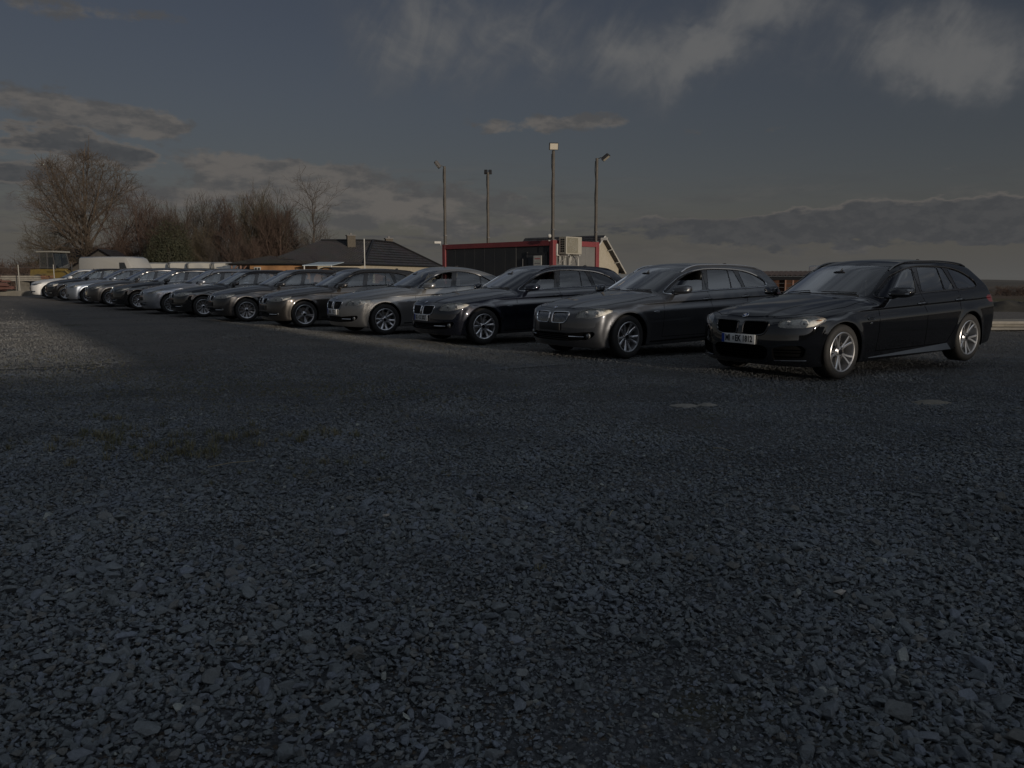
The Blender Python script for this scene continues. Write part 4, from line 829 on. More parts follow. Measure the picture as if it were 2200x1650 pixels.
def notice():
    t = thing('notice_board', 'white notice with printed lines on the dark container door', 'sign', on_container(.66, -.02, 0), CR)
    zc = 1.76; V, F = boxg((0, .03, zc), (.185, .008, .185)); b = obj('board', V, F, WHITE, t)
    for z, w, m in ((.085, .13, mat('print_red', (.35, .10, .10), .6)), (.0, .14, mat('print_green', (.20, .30, .24), .6)), (-.075, .13, mat('print_grey', (.16, .16, .16), .6))):
        for k in range(6): V, F = boxg((-w+.022+k*w/2.9, .0395, zc+z), (.016, .0008, .022 if m.name != 'print_green' else .010)); obj('print', V, F, m, b)
    V, F = boxg((0, .03, zc-.265), (.085, .008, .09)); c = obj('card', V, F, WHITE, t)
    for x in (-.03, .03): V, F = boxg((x, .0395, zc-.23), (.020, .0008, .024)); obj('print', V, F, DARKM, c)
notice()
def aircon():
    t = thing('air_conditioner', 'cream air conditioner unit hung on the end wall of the container', 'air conditioner', on_container(-.02, .58, 0), CR)
    zc = 2.27; V, F = boxg((-.24, 0, zc), (.165, .40, .29), .015); b = obj('casing', V, F, mat('aircon_cream', (.30, .285, .24), .5, noise=(5., (.26, .245, .205), 0)), t)
    V, F = boxg((-.409, .08, zc), (.004, .27, .25), .003); obj('fan_recess', V, F, mat('fan_grey', (.15, .14, .105), .7), b)
    for k in range(4):
        r = .055+.055*k; V, F = tube([(-.418, .08+r*math.cos(a), zc+r*math.sin(a)) for a in np.linspace(0, 2*math.pi, 25)[:-1]], .004, 4, True); obj('fan_guard', V, F, WHITE, b)
    for k in range(6):
        for j in (0, 1): V, F = boxg((-.20-.09*j, .403, zc+.19-.075*k), (.032, .003, .026)); obj('vent_slot', V, F, COMMON['dark'], b)
    for y in (-.28, .28): V, F = merge(boxg((-.20, y, zc-.32), (.22, .02, .02)), boxg((-.01, y, zc-.45), (.015, .02, .15)), tube([(-.36, y, zc-.33), (-.03, y, zc-.58)], .012, 5)); obj('bracket', V, F, WHITE, t)
    for pth in ([(-.12, -.38, zc-.2), (-.10, -.52, zc-.36), (-.05, -.62, zc-.40), (-.03, -.66, zc-.6), (-.03, -.66, zc-1.6)], [(-.12, -.15, zc-.30), (-.05, -.18, zc-.42), (-.03, -.2, zc-.7), (-.03, -.2, zc-1.6)], [(-.12, .1, zc-.30), (-.04, .06, zc-.5), (-.03, .06, zc-1.6)]):
        V, F = tube(pth, .022, 6); obj('pipe', V, F, WHITE, t)
aircon()
V, F = boxg((0, 0, 0), (.03, .085, .2), .01); o = obj('fuse_box', V, F, WHITE); p = on_container(-.02, .22, 2.13); o.location = p; o.rotation_euler = (0, 0, CR); tag(o, 'small pale box mounted left of the air conditioner on the container', 'electrical box')
POLE = mat('pole_weathered', (.085, .075, .062), .7, noise=(4., (.055, .05, .045), 0)); LAMPG = mat('floodlight_glass', (.48, .44, .36), .2)
def pole(l, s, top, style, label):
    p = cpt(l, s); zb = CB+CH; t = thing('floodlight_pole', label, 'floodlight', (float(p[0]), float(p[1]), zb), CR, 'floodlight poles at the container corners'); h = top-zb
    V, F = tube([(0, 0, 0), (.006, 0, h*.5), (0, .004, h)], .050, 8); obj('pole', V, F, POLE, t)
    V, F = tube([(.05, .03, .02)]+[(.052+.014*math.sin(k*1.7), .028+.012*math.cos(k*2.3), .02+(h-.12)*k/9) for k in range(1, 10)], .009, 5); obj('cable', V, F, COMMON['plastic'], t)
    V, F = boxg((0, 0, .012), (.08, .08, .012)); obj('foot_plate', V, F, STEEL, t); V, F = boxg((0, 0, .35), (.055, .055, .02)); obj('clamp', V, F, STEEL, t)
    def lamp(off, yaw, tilt, sz=(.15, .05, .115)):
        V, F = boxg((0, 0, 0), sz, .012); M = Matrix.Translation(Vector(off)+Vector((0, 0, h))) @ Matrix.Rotation(yaw-CR, 4, 'Z') @ Matrix.Rotation(tilt, 4, 'X'); tr = lambda V: np.array([M @ Vector(v) for v in V])
        f = obj('floodlight', tr(V), F, DARKM, t); V, F = boxg((0, -sz[1]-.001, 0), (sz[0]*.86, .004, sz[2]*.82)); obj('lamp_glass', tr(V), F, LAMPG, f)
        V, F = merge(*[boxg((x, sz[1]+.012, 0), (.004, .014, sz[2]*.8)) for x in np.linspace(-sz[0]*.7, sz[0]*.7, 7)]); obj('cooling_fin', tr(V), F, DARKM, f)
        a = Vector((0, 0, h-.03)); bq = M @ Vector((0, sz[1]*.6, -sz[2]*.3)); V, F = tube([tuple(a), tuple((a+bq)/2+Vector((0, 0, .02))), tuple(bq)], .014, 5); obj('bracket', V, F, DARKM, t)
    inv = Matrix.Rotation(-CR, 3, 'Z'); W = lambda x, y, z: tuple(inv @ Vector((x, y, z)))
    if style == 'front': lamp(W(0, -.10, .12), R(6), R(14))
    elif style == 'left': lamp(W(-.26, -.05, .06), R(-78), R(38), (.13, .045, .15))
    elif style == 'right': lamp(W(.30, -.05, .02), R(72), R(52), (.13, .045, .15))
    else:
        for dx in (-.085, .085): lamp(W(dx, .05, .02), R(180+dx*90), R(20), (.065, .045, .085))
pole(CL-.09, .09, 5.38, 'left', 'floodlight pole at far left corner of the container, lamp tipped left'); pole(CL-.09, CW-.09, 5.36, 'pair', 'shortest looking floodlight pole behind the container with twin dark lamps')
pole(.09, .09, 5.36, 'front', 'tall floodlight pole on near container corner with square lamp facing forward'); pole(.09, CW-.09, 5.34, 'right', 'floodlight pole behind the air conditioner, lamp tipped to the right')
def security_camera(p, yaw, label, ball=False):
    t = thing('security_camera', label, 'camera', p, yaw)
    if ball: V, F = blob((0, 0, .14), (.065, .065, .07), 2, 12, 8); obj('dome', V, F, WHITE, t); V, F = blob((0, 0, .05), (.06, .06, .05), 2, 12, 8); obj('lens', V, F, COMMON['gloss_black'], t); V, F = boxg((0, 0, .0), (.03, .03, .03)); obj('mount', V, F, STEEL, t)
    else:
        V, F = boxg((0, -.12, .10), (.045, .13, .045), .012); b = obj('housing', V, F, WHITE, t); V, F = blob((0, -.25, .10), (.03, .012, .03), 2, 10, 6); obj('lens', V, F, COMMON['gloss_black'], b); V, F = tube([(0, 0, .0), (0, 0, .08), (0, -.06, .1)], .015, 5); obj('mount', V, F, WHITE, t)
security_camera(on_container(CL-.06, -.12, 2.43), R(-75), 'small white camera at the left end of the container roof'); security_camera(on_container(.05, -.13, 2.44), 0, 'white dome camera on the red corner below the front floodlight', True); security_camera(on_container(-.12, CW-.05, 2.45), R(60), 'white tube camera at the right end of the container roof')
# ---- houses
DARKT = tile_mat('dark_roof_tiles', (.030, .028, .032), (.050, .046, .050), .34, .30); BROWNT = tile_mat('brown_roof_tiles', (.085, .055, .045), (.12, .080, .066), .34, .30); SHEDT = tile_mat('felt_shingles', (.045, .040, .036), (.062, .055, .048), .16, .3)
GLASSD = mat('house_window', (.02, .022, .025), .08, 0, .5); BRICKO = mat('orange_boarding', (.34, .185, .085), .8, noise=(2.2, (.26, .135, .06), .2)); WOODB = mat('brown_door', (.16, .085, .060), .6)
def wall_quad(name, a, b, z0, z1, m, parent, thick=.25):
    a, b = Vector((*a, 0)), Vector((*b, 0)); d = (b-a); n = Vector((-d.y, d.x, 0)).normalized(); V = [(*(p+n*k)[:2], z) for z in (z0, z1) for p, k in ((a, 0), (b, 0), (b, thick), (a, thick))]; F = [(0, 1, 5, 4), (1, 2, 6, 5), (2, 3, 7, 6), (3, 0, 4, 7), (4, 5, 6, 7), (3, 2, 1, 0)]; return obj(name, V, F, m, parent)
def opening(name, a, b, t0, t1, z0, z1, m, parent, proud=.03, frame=None):
    a, b = Vector((*a, 0)), Vector((*b, 0)); d = b-a; u = d.normalized(); n = Vector((d.y, -d.x, 0)).normalized(); L_ = d.length; p, q = a+u*L_*t0, a+u*L_*t1
    V = [(*(x+n*k)[:2], z) for z in (z0, z1) for x, k in ((p, -.05), (q, -.05), (q, proud), (p, proud))]; F = [(0, 1, 5, 4), (1, 2, 6, 5), (2, 3, 7, 6), (3, 0, 4, 7), (4, 5, 6, 7), (3, 2, 1, 0)]; o = obj(name, V, F, m, parent)
    if frame:
        for (s0, s1, y0, y1) in ((t0-.06/L_, t0, z0, z1), (t1, t1+.06/L_, z0, z1), (t0-.06/L_, t1+.06/L_, z1, z1+.06), (t0-.06/L_, t1+.06/L_, z0-.06, z0), ((t0+t1)/2-.03/L_, (t0+t1)/2+.03/L_, z0, z1)):
            p, q = a+u*L_*s0, a+u*L_*s1; V = [(*(x+n*k)[:2], z) for z in (y0, y1) for x, k in ((p, -.05), (q, -.05), (q, proud+.02), (p, proud+.02))]; obj('frame', V, F, frame, o)
    return o
def bungalow():
    t = thing('bungalow', 'cream bungalow under a broad dark tiled hip roof with two chimneys', 'house'); z0 = -1.1; ze, zr = 2.28, 4.50
    A, K, E = (-20.6, 66.), (-12.45, 68.), (-7.55, 87.); B = (-15.7, 85.); R0, R1 = (-17.6, 74.5, zr), (-12.9, 75.5, zr+.02)
    roof_face('roof', [(*A, ze), (*K, ze), R1, R0], DARKT, t); roof_face('roof', [(*K, ze), (*E, ze), (-11.6, 79., zr-.05), R1], DARKT, t); roof_face('roof', [(*E, ze), (*B, ze), (-11.6, 79., zr-.05)], DARKT, t); roof_face('roof', [(*B, ze), (*A, ze), R0], DARKT, t)
    V, F = tube([(*K, ze+.06), tuple(np.array(R1)+[0, 0, .06])], .11, 6); obj('hip_tile', V, F, DARKT, t); V, F = tube([tuple(np.array(R0)+[0, 0, .05]), tuple(np.array(R1)+[0, 0, .05])], .11, 6); obj('ridge_tile', V, F, DARKT, t); V, F = tube([tuple(np.array(R1)+[0, 0, .05]), (-11.6, 79., zr), (*E, ze+.05)], .11, 6); obj('hip_tile', V, F, DARKT, t)
    inn = lambda p, q, k: (p[0]+(q[0]-p[0])*k, p[1]+(q[1]-p[1])*k); cen = (-14., 76.)
    a, k_, e, b = (inn(p, cen, .08) for p in (A, K, E, B)); 
    for p, q in ((a, k_), (k_, e), (e, b), (b, a)): wall_quad('wall', p, q, z0, ze-.02, RENDER_W, t)
    opening('garage_door', k_, e, .12, .52, z0+.3, 1.72, WOODB, t); opening('window', a, k_, .72, .84, .4, 1.6, GLASSD, t, .02, WHITE); opening('window', a, k_, .2, .36, .4, 1.6, GLASSD, t, .02, WHITE); opening('window', k_, e, .62, .74, .4, 1.6, GLASSD, t, .02, WHITE)
    V, F = bars([((*A, ze-.03), (*K, ze-.03)), ((*K, ze-.03), (*E, ze-.03))], .075, 6); obj('gutter', V, F, COMMON['plastic'], t)
    for x, y, w, d, z1, nm in ((-14.55, 73.2, .36, .36, 4.86, 0), (-12.05, 79.2, .34, .34, 4.86, 1)):
        c = world_box('chimney', (x, y, (z1+3.4)/2), (w, d, (z1-3.4)/2), R(20), mat('chimney_brick', (.060, .052, .040), .85, noise=(9., (.085, .072, .055), .3)), t); 
        o = world_box('chimney_cap', (0, 0, (z1-3.4)/2+.04), (w+.06, d+.06, .04), 0, DARKM, c); o = world_box('flue', (0, 0, (z1-3.4)/2+.15), (.1, .1, .10), 0, DARKM, c)
bungalow()
o = obj('flag_pole', *tube([(0, 0, 0), (0, 0, 5.2)], .04, 6), WHITE); o.location = (-10.95, 60., -1.2); tag(o, 'thin pale mast standing in front of the bungalow roof', 'pole')
def shed():
    t = thing('timber_shed', 'low orange boarded shed with dark pyramid roof left of the bungalow', 'shed'); z0, ze, zr = -1., 2.13, 2.75; A, K, E, B = (-20.6, 58.), (-15.3, 57.), (-14.4, 61.5), (-19.6, 62.5); P = (-17.9, 59.8, zr)
    for p, q in ((A, K), (K, E), (E, B), (B, A)): roof_face('roof', [(*p, ze-.02), (*q, ze-.02), P], SHEDT, t, .08)
    cen = (-17.5, 59.7); inn = lambda p, k: (p[0]+(cen[0]-p[0])*k, p[1]+(cen[1]-p[1])*k); a, k_, e, b = (inn(p, .12) for p in (A, K, E, B)); m_ = (a[0]+(k_[0]-a[0])*.30, a[1]+(k_[1]-a[1])*.30)
    n = 22
    for i in range(n):
        p = (m_[0]+(k_[0]-m_[0])*i/n, m_[1]+(k_[1]-m_[1])*i/n); q = (m_[0]+(k_[0]-m_[0])*(i+.96)/n, m_[1]+(k_[1]-m_[1])*(i+.96)/n); wall_quad('board', p, q, z0, ze-.06, BRICKO, t, .03)
    wall_quad('wall', (m_[0]+.02, m_[1]+.06), (k_[0], k_[1]+.06), z0, ze-.05, BRICKO, t); wall_quad('wall', k_, e, z0, ze-.05, BRICKO, t); wall_quad('wall', e, b, z0, ze-.05, BRICKO, t)
    opening('window', m_, k_, .12, .24, 1.2, 1.85, GLASSD, t, .03, WHITE); opening('door', m_, k_, .55, .75, z0, 1.7, WOODB, t)
    for f in (0, .5): x = a[0]+(m_[0]-a[0])*f; y = a[1]+(m_[1]-a[1])*f; V, F = tube([(x, y, z0), (x, y, ze-.05)], .07, 6); obj('porch_post', V, F, WOODB, t); V, F = tube([(x, y, 1.5), (x+.45, y, ze-.08)], .05, 6); obj('brace', V, F, WOODB, t)
shed()
def awning():
    t = thing('awning', 'pale blue sheet awning between the timber shed and the bungalow', 'awning'); V = [(-14.6, 56.2, 2.02), (-12.6, 56.6, 2.05), (-12.2, 58.6, 2.28), (-14.0, 58.4, 2.28)]; V2 = [(x, y, z-.05) for x, y, z in V]
    obj('sheet', V+V2, [(0, 1, 2, 3), (7, 6, 5, 4), (0, 4, 5, 1), (1, 5, 6, 2), (2, 6, 7, 3), (3, 7, 4, 0)], mat('pale_sheet', (.30, .36, .40), .4), t)
    for x, y in ((-14.5, 56.3), (-12.7, 56.7)): V, F = tube([(x, y, -1.2), (x, y, 2.0)], .05, 6); obj('post', V, F, WHITE, t)
awning()
def barrel():
    t = thing('barrel_sauna', 'round wooden barrel hut with dark curved roof before the bungalow', 'sauna', (-10.6, 50., -.72), R(62)); r = 1.22; n = 22
    for i in range(n):
        a0, a1 = 2*math.pi*i/n, 2*math.pi*(i+.96)/n; V, F = prism([(r*math.cos(a0), 1.25+r*math.sin(a0)), (r*math.cos(a1), 1.25+r*math.sin(a1)), ((r-.05)*math.cos(a1), 1.25+(r-.05)*math.sin(a1)), ((r-.05)*math.cos(a0), 1.25+(r-.05)*math.sin(a0))], 'x', -1.3, 1.3); obj('stave', V, F, BRICKO, t)
    for k in range(9):
        y0, y1 = -1.12+k*.25, -1.12+(k+.96)*.25; h = lambda y: math.sqrt(max(.02, 1.17**2-y*y)); V, F = prism([(y0, 1.25-h(y0)), (y1, 1.25-h(y1)), (y1, 1.25+h(y1)), (y0, 1.25+h(y0))], 'x', -1.24, -1.19); obj('end_board', V, F, BRICKO, t)
    V, F = boxg((-1.26, .0, 1.0), (.02, .33, .8)); d = obj('door', V, F, WOODB, t); V, F = boxg((-1.285, 0, 1.3), (.006, .2, .3)); obj('pane', V, F, GLASSD, d)
    aa = np.linspace(R(10), R(170), 14); V = [(x, rr*math.cos(a), 1.25+rr*math.sin(a)) for x in (-1.4, 1.4) for rr in (r+.02, r+.06) for a in aa]; n = 14; F = [(n+i, n+i+1, 3*n+i+1, 3*n+i) for i in range(n-1)]+[(i+1, i, 2*n+i, 2*n+i+1) for i in range(n-1)]+[(i, i+1, n+i+1, n+i) for i in range(n-1)]+[(2*n+i+1, 2*n+i, 3*n+i, 3*n+i+1) for i in range(n-1)]; obj('roof', V, F, SHEDT, t)
    for x in (-.8, .8): V, F = boxg((x, 0, .06), (.1, .8, .12)); obj('cradle', V, F, WOODB, t)
barrel()
def gable_house():
    t = thing('gable_house', 'cream gabled house with steep dark roof behind the container', 'house'); z0 = -1.3
    # gable wall from g0 (left foot) to g1 (right foot), the ridge runs back to the left
    g0, g1 = np.array([6.75, 80.]), np.array([11.35, 86.]); bk = np.array([-7.6, 6.0]); mid = (g0+g1)/2; ze, zr = 2.2, 5.40
    nrm = np.array([g1[1]-g0[1], -(g1[0]-g0[0])]); nrm = nrm/np.linalg.norm(nrm)
    V = [(*g0, z0), (*g1, z0), (*g1, ze), (*mid, zr-.18), (*g0, ze)]; W = [(x-nrm[0]*.3, y-nrm[1]*.3, z) for x, y, z in V]; obj('gable_wall', V+W, [(0, 1, 2, 3, 4), (9, 8, 7, 6, 5)]+[(i, 5+i, 5+(i+1) % 5, (i+1) % 5) for i in range(5)], RENDER_W, t)
    wall_quad('side_wall', tuple(g0+bk), tuple(g0), z0, ze, RENDER_W, t); wall_quad('side_wall', tuple(g1), tuple(g1+bk), z0, ze, RENDER_W, t)
    ov = nrm*.55; d = (g1-g0)/np.linalg.norm(g1-g0); sl = (zr-ze)/(np.linalg.norm(g1-g0)/2); ex = .62
    a = [(*(g0-d*ex+ov), ze-sl*ex), (*(g0-d*ex+bk), ze-sl*ex), (*(mid+bk), zr), (*(mid+ov), zr)]; b = [(*(g1+d*ex+bk), ze-sl*ex), (*(g1+d*ex+ov), ze-sl*ex), (*(mid+ov), zr), (*(mid+bk), zr)]
    roof_face('roof', a, DARKT, t, .16); roof_face('roof', b, DARKT, t, .16)
    for e in (g0-d*ex, g1+d*ex):
        p, q = np.array([*(e+ov*1.04), ze-sl*ex-.10]), np.array([*(mid+ov*1.04), zr-.10]); V, F = tube([p, q], .075, 4); obj('verge_board', V, F, WHITE, t)
    sf = mat('soffit_boards', (.30, .265, .20), .8)
    for e in (g0-d*ex, g1+d*ex): lo, hi = np.array([*e, ze-sl*ex-.20]), np.array([*mid, zr-.20]); o4 = np.array([*ov, 0.]); up_ = np.array([0, 0, .03]); Q_ = [lo, lo+o4, hi+o4, hi]; obj('soffit', [tuple(q) for q in Q_]+[tuple(q+up_) for q in Q_], [(0, 1, 2, 3), (7, 6, 5, 4), (0, 4, 5, 1), (1, 5, 6, 2), (2, 6, 7, 3), (3, 7, 4, 0)], sf, t)
    for f in (.35, .75): q = np.array([*(mid), zr-.45])*(1-f)+np.array([*g1, ze-.4])*f; V, F = tube([tuple(q), (q[0]+ov[0], q[1]+ov[1], q[2]+.12)], .06, 4); obj('bracket', V, F, WHITE, t)
    opening('window', tuple(g0), tuple(g1), .10, .40, -.3, 1.62, GLASSD, t, .02)
    o = world_box('skylight', (*(mid*.45+g0*.55-d*0+bk*.1), 3.55), (.4, .5, .05), math.atan2(d[1], d[0]), WHITE, t); o.rotation_euler = (0, -math.atan(sl), math.atan2(d[1], d[0]))
    # tiled porch to the right
    p0, p1 = g1+d*.2, g1+d*2.4; q = nrm*2.4; roof_face('porch_roof', [(*(p1+q), -.2), (*(p0+q), -.2), (*p0, 1.1), (*p1, 1.1)], BROWNT, t, .08); 
    for e in (p0+q*.9, p1+q*.9): V, F = tube([(*e, z0-.4), (*e, -.1)], .08, 6); obj('porch_post', V, F, WHITE, t)
gable_house()
def small_house(label, cat, p, w, d, ze, zr, rz, tile, wallm, z0):
    """plain gabled house; the ridge runs along local x"""
    t = thing('house', label, cat, (p[0], p[1], 0), rz)
    roof_face('roof', [(-w-.3, -d-.35, ze-.1), (w+.3, -d-.35, ze-.1), (w+.3, 0, zr), (-w-.3, 0, zr)], tile, t); roof_face('roof', [(w+.3, d+.35, ze-.1), (-w-.3, d+.35, ze-.1), (-w-.3, 0, zr), (w+.3, 0, zr)], tile, t)
    for y in (-d, d): wall_quad('wall', (-w, y) if y < 0 else (w, y), (w, y) if y < 0 else (-w, y), z0, ze, wallm, t)
    for x in (-w, w): V = [(x, -d, z0), (x, d, z0), (x, d, ze), (x, 0, zr-.15), (x, -d, ze)]; W = [(x-.2*(1 if x > 0 else -1), yy, zz) for _, yy, zz in V]; obj('gable_wall', V+W, [(0, 1, 2, 3, 4), (9, 8, 7, 6, 5)]+[(i, 5+i, 5+(i+1) % 5, (i+1) % 5) for i in range(5)], wallm, t)
    opening('window', (-w, -d), (w, -d), .2, .35, ze-1.6, ze-.5, GLASSD, t, .03, WHITE); opening('window', (-w, -d), (w, -d), .6, .75, ze-1.6, ze-.5, GLASSD, t, .03, WHITE)
small_house('distant white gabled house peeping over the middle of the container', 'house', (4.9, 128.), 2.6, 3.6, 4.6, 7.2, R(5), DARKT, WHITE, -2.)
small_house('far small house with brown roof behind the yellow tractor', 'house', (-57.5, 103.), 1.7, 2.5, 2.9, 4.55, R(10), BROWNT, mat('red_brick_far', (.16, .085, .06), .9), -1.5)
small_house('dark barn with black roof standing beside the evergreen', 'barn', (-43.0, 86.), 2.1, 3.0, 2.0, 4.05, R(95), DARKT, mat('dark_boards', (.030, .028, .026), .8, noise=(3., (.045, .04, .036), .2)), -1.2)
small_house('grey roofed house half hidden behind the biggest bare tree', 'house', (-54.0, 104.), 4.2, 3.2, 2.6, 4.9, R(4), DARKT, mat('grey_render', (.16, .155, .15), .9), -1.5)
# ---------------------------------------------------------------- other vehicles
VANW = paint('van_white', (.33, .325, .305), (.35, .345, .325), .45, 0, .06); CREAMB = paint('bus_cream', (.27, .255, .215), (.29, .275, .23), .5, 0, .08)
VGLASS = mat('van_glass', (.020, .024, .028), .06, 0, 1.)
def simple_wheel(parent, x, y, r=.34, w=.22):
    s = 1 if y > 0 else -1; V, F = lathe([(.2, 0), (r-.03, .01), (r, -.03), (r, -w), (.2, -w)], 24); o = obj('wheel', V*[1, s, 1]+[x, y, r], F if s > 0 else [q[::-1] for q in F], COMMON['tyre'], parent, auto=40); V, F = lathe([(.21, 0), (.12, -.03), (0, -.02)], 20); obj('rim', V*[1, s, 1]+[x, y, r], F if s > 0 else [q[::-1] for q in F], COMMON['rim'], o, auto=40)
def loft(sections):
    """skin through closed rings of equal length"""
    n = len(sections[0]); V = [p for s in sections for p in s]; F = [((i+1)*n+k, (i+1)*n+(k+1) % n, i*n+(k+1) % n, i*n+k) for i in range(len(sections)-1) for k in range(n)]; F += [tuple(range(n)), tuple((len(sections)-1)*n+k for k in range(n-1, -1, -1))]; bm = bmesh.new(); vs = [bm.verts.new(v) for v in V]; [bm.faces.new([vs[i] for i in f]) for f in F]; bmesh.ops.recalc_face_normals(bm, faces=list(bm.faces)); bm.verts.index_update(); F = [tuple(v.index for v in f.verts) for f in bm.faces]; bm.free(); return np.array(V, float), F
def van_body(L_, W_, H, nose, slope):
    """panel van shell, nose towards +x, base at z .3"""
    def ring(x, w, zt, zb=.32, r=.16):
        pts = [(x, -w, zb), (x, -w-.02, .75), (x, -w, 1.15), (x, -w*.96, zt-.32), (x, -w*.90, zt-.10), (x, -w*.78, zt-.02), (x, 0, zt), (x, w*.78, zt-.02), (x, w*.90, zt-.10), (x, w*.96, zt-.32), (x, w, 1.15), (x, w+.02, .75), (x, w, zb)]; return pts
    xs = [(-L_/2, W_*.97, H-.06), (-L_/2+.08, W_, H-.01), (-L_*.2, W_, H), (L_/2-nose-slope, W_, H-.02), (L_/2-nose-slope+.25, W_*.99, H-.12), (L_/2-nose-slope*.45, W_*.98, (H+1.22)/2+.12), (L_/2-nose, W_*.97, 1.26), (L_/2-nose*.3, W_*.93, 1.08), (L_/2-.06, W_*.88, .90), (L_/2, W_*.8, .78)]
    out = []
    for x, w, zt in xs:
        pts = [(x, -w, .32), (x, -w-.015, .62), (x, -w, min(.95, zt-.16)), (x, -w*.965, max(min(.95, zt-.16)+.01, zt-.30)), (x, -w*.91, zt-.09), (x, -w*.80, zt-.02), (x, 0, zt)]; out.append(pts+[(a, -b, c) for a, b, c in pts[-2::-1]])
    return out
def van(label, p, rz, L_=4.9, W_=.97, H=2.5, nose=.75, slope=.85, m=None, windows=0, cat='van', nm='panel_van', group=None, zoff=0.):
    t = thing(nm, label, cat, (p[0], p[1], float(far_land(p[0], p[1]))+zoff), rz, group); S_ = van_body(L_, W_, H, nose, slope); V, F = loft(S_); obj('body', V, F, m or VANW, t, auto=35)
    xw0, xw1 = L_/2-nose-slope*.9, L_/2-nose+.02; V = [(xw1+.03, -W_*.84, 1.30), (xw1+.03, W_*.84, 1.30), (xw0+.10, W_*.76, H-.20), (xw0+.10, -W_*.76, H-.20)]; V2 = [(x-.05, y, z-.03) for x, y, z in V]; obj('windshield', V+V2, [(0, 1, 2, 3), (7, 6, 5, 4), (0, 4, 5, 1), (1, 5, 6, 2), (2, 6, 7, 3), (3, 7, 4, 0)], VGLASS, t)
    for s in (-1, 1):
        x1 = L_/2-nose-slope*.75; V, F = prism([(x1+.25, 1.22), (x1-.55, 1.22), (x1-.55, H-.42), (x1-.12, H-.42)], 'y', s*(W_*.985)-.01, s*(W_*.985)+.01); obj('window', V, F, VGLASS, t)
        for k in range(windows):
            a = x1-.66-k*.86; V, F = boxg((a-.38, s*W_*.955, (1.20+H-.17)/2), (.37, .035, (H-.17-1.20)/2), .01); obj('window', V, F, VGLASS, t)
        V, F = prism([(L_/2-.02, .72), (L_/2-.30, .70), (L_/2-.34, .92), (L_/2-.08, .94)], 'y', s*(W_*.80)-.05, s*(W_*.80)+.10); obj('headlight', V, F, COMMON['lamp'], t); V, F = boxg((-L_/2-.01, s*(W_*.86), 1.1), (.015, .06, .28)); obj('tail_light', V, F, COMMON['red'], t)
        V, F = boxg((L_/2-nose-slope+.55, s*(W_+.14), 1.38), (.06, .10, .15), .03); obj('side_mirror', V, F, COMMON['plastic'], t)
        for x in (L_/2-nose*.95, -L_/2+.95): simple_wheel(t, x, s*(W_-.02))
    V, F = boxg((L_/2-.0, 0, .50), (.05, W_*.82, .13), .03); obj('bumper', V, F, COMMON['plastic'], t); V, F = boxg((-L_/2-.0, 0, .45), (.05, W_*.9, .1), .03); obj('bumper', V, F, COMMON['plastic'], t)
    if windows: V, F = boxg((-L_/2-.005, 0, (1.25+H-.24)/2), (.012, W_*.72, (H-.24-1.25)/2), .01); obj('rear_window', V, F, VGLASS, t)
    return t
van('long white panel van seen side on behind the leftmost cars', (-26.15, 54.1), math.atan2(-2.0, 5.6), 5.5, .99, 2.50, .75, .9)
van('white high roofed van mostly hidden behind the black estate', (25.0, 60.2), R(-25), 5.2, .98, 2.66, .8, .8, paint('van_grey_white', (.20, .205, .22), (.22, .225, .24), .4, 0, .1))  # white van paint greyed and cooled to stand for shade
for k, (x, y, rz, lb) in enumerate([(-25.75, 62.6, R(-62), 'cream minibus nearest the white panel van'), (-24.0, 62.0, R(-66), 'middle cream minibus of the three behind the cars'), (-22.1, 61.6, R(-60), 'cream minibus beside the timber shed porch')]): van(lb, (x, y), rz, 5.0, .95, 2.40, .7, .7, CREAMB, 3, 'minibus', 'minibus', 'old cream minibuses parked behind the cars')
van('far left cream minibus with only its roof showing', (-27.9, 63.4), R(-70), 5.0, .95, 2.34, .7, .7, CREAMB, 3, 'minibus', 'minibus', 'old cream minibuses parked behind the cars')
YEL = mat('machine_yellow', (.150, .108, .026), .6, noise=(3., (.11, .08, .026), 0)); PALE = mat('pale_steel', (.20, .195, .175), .5)
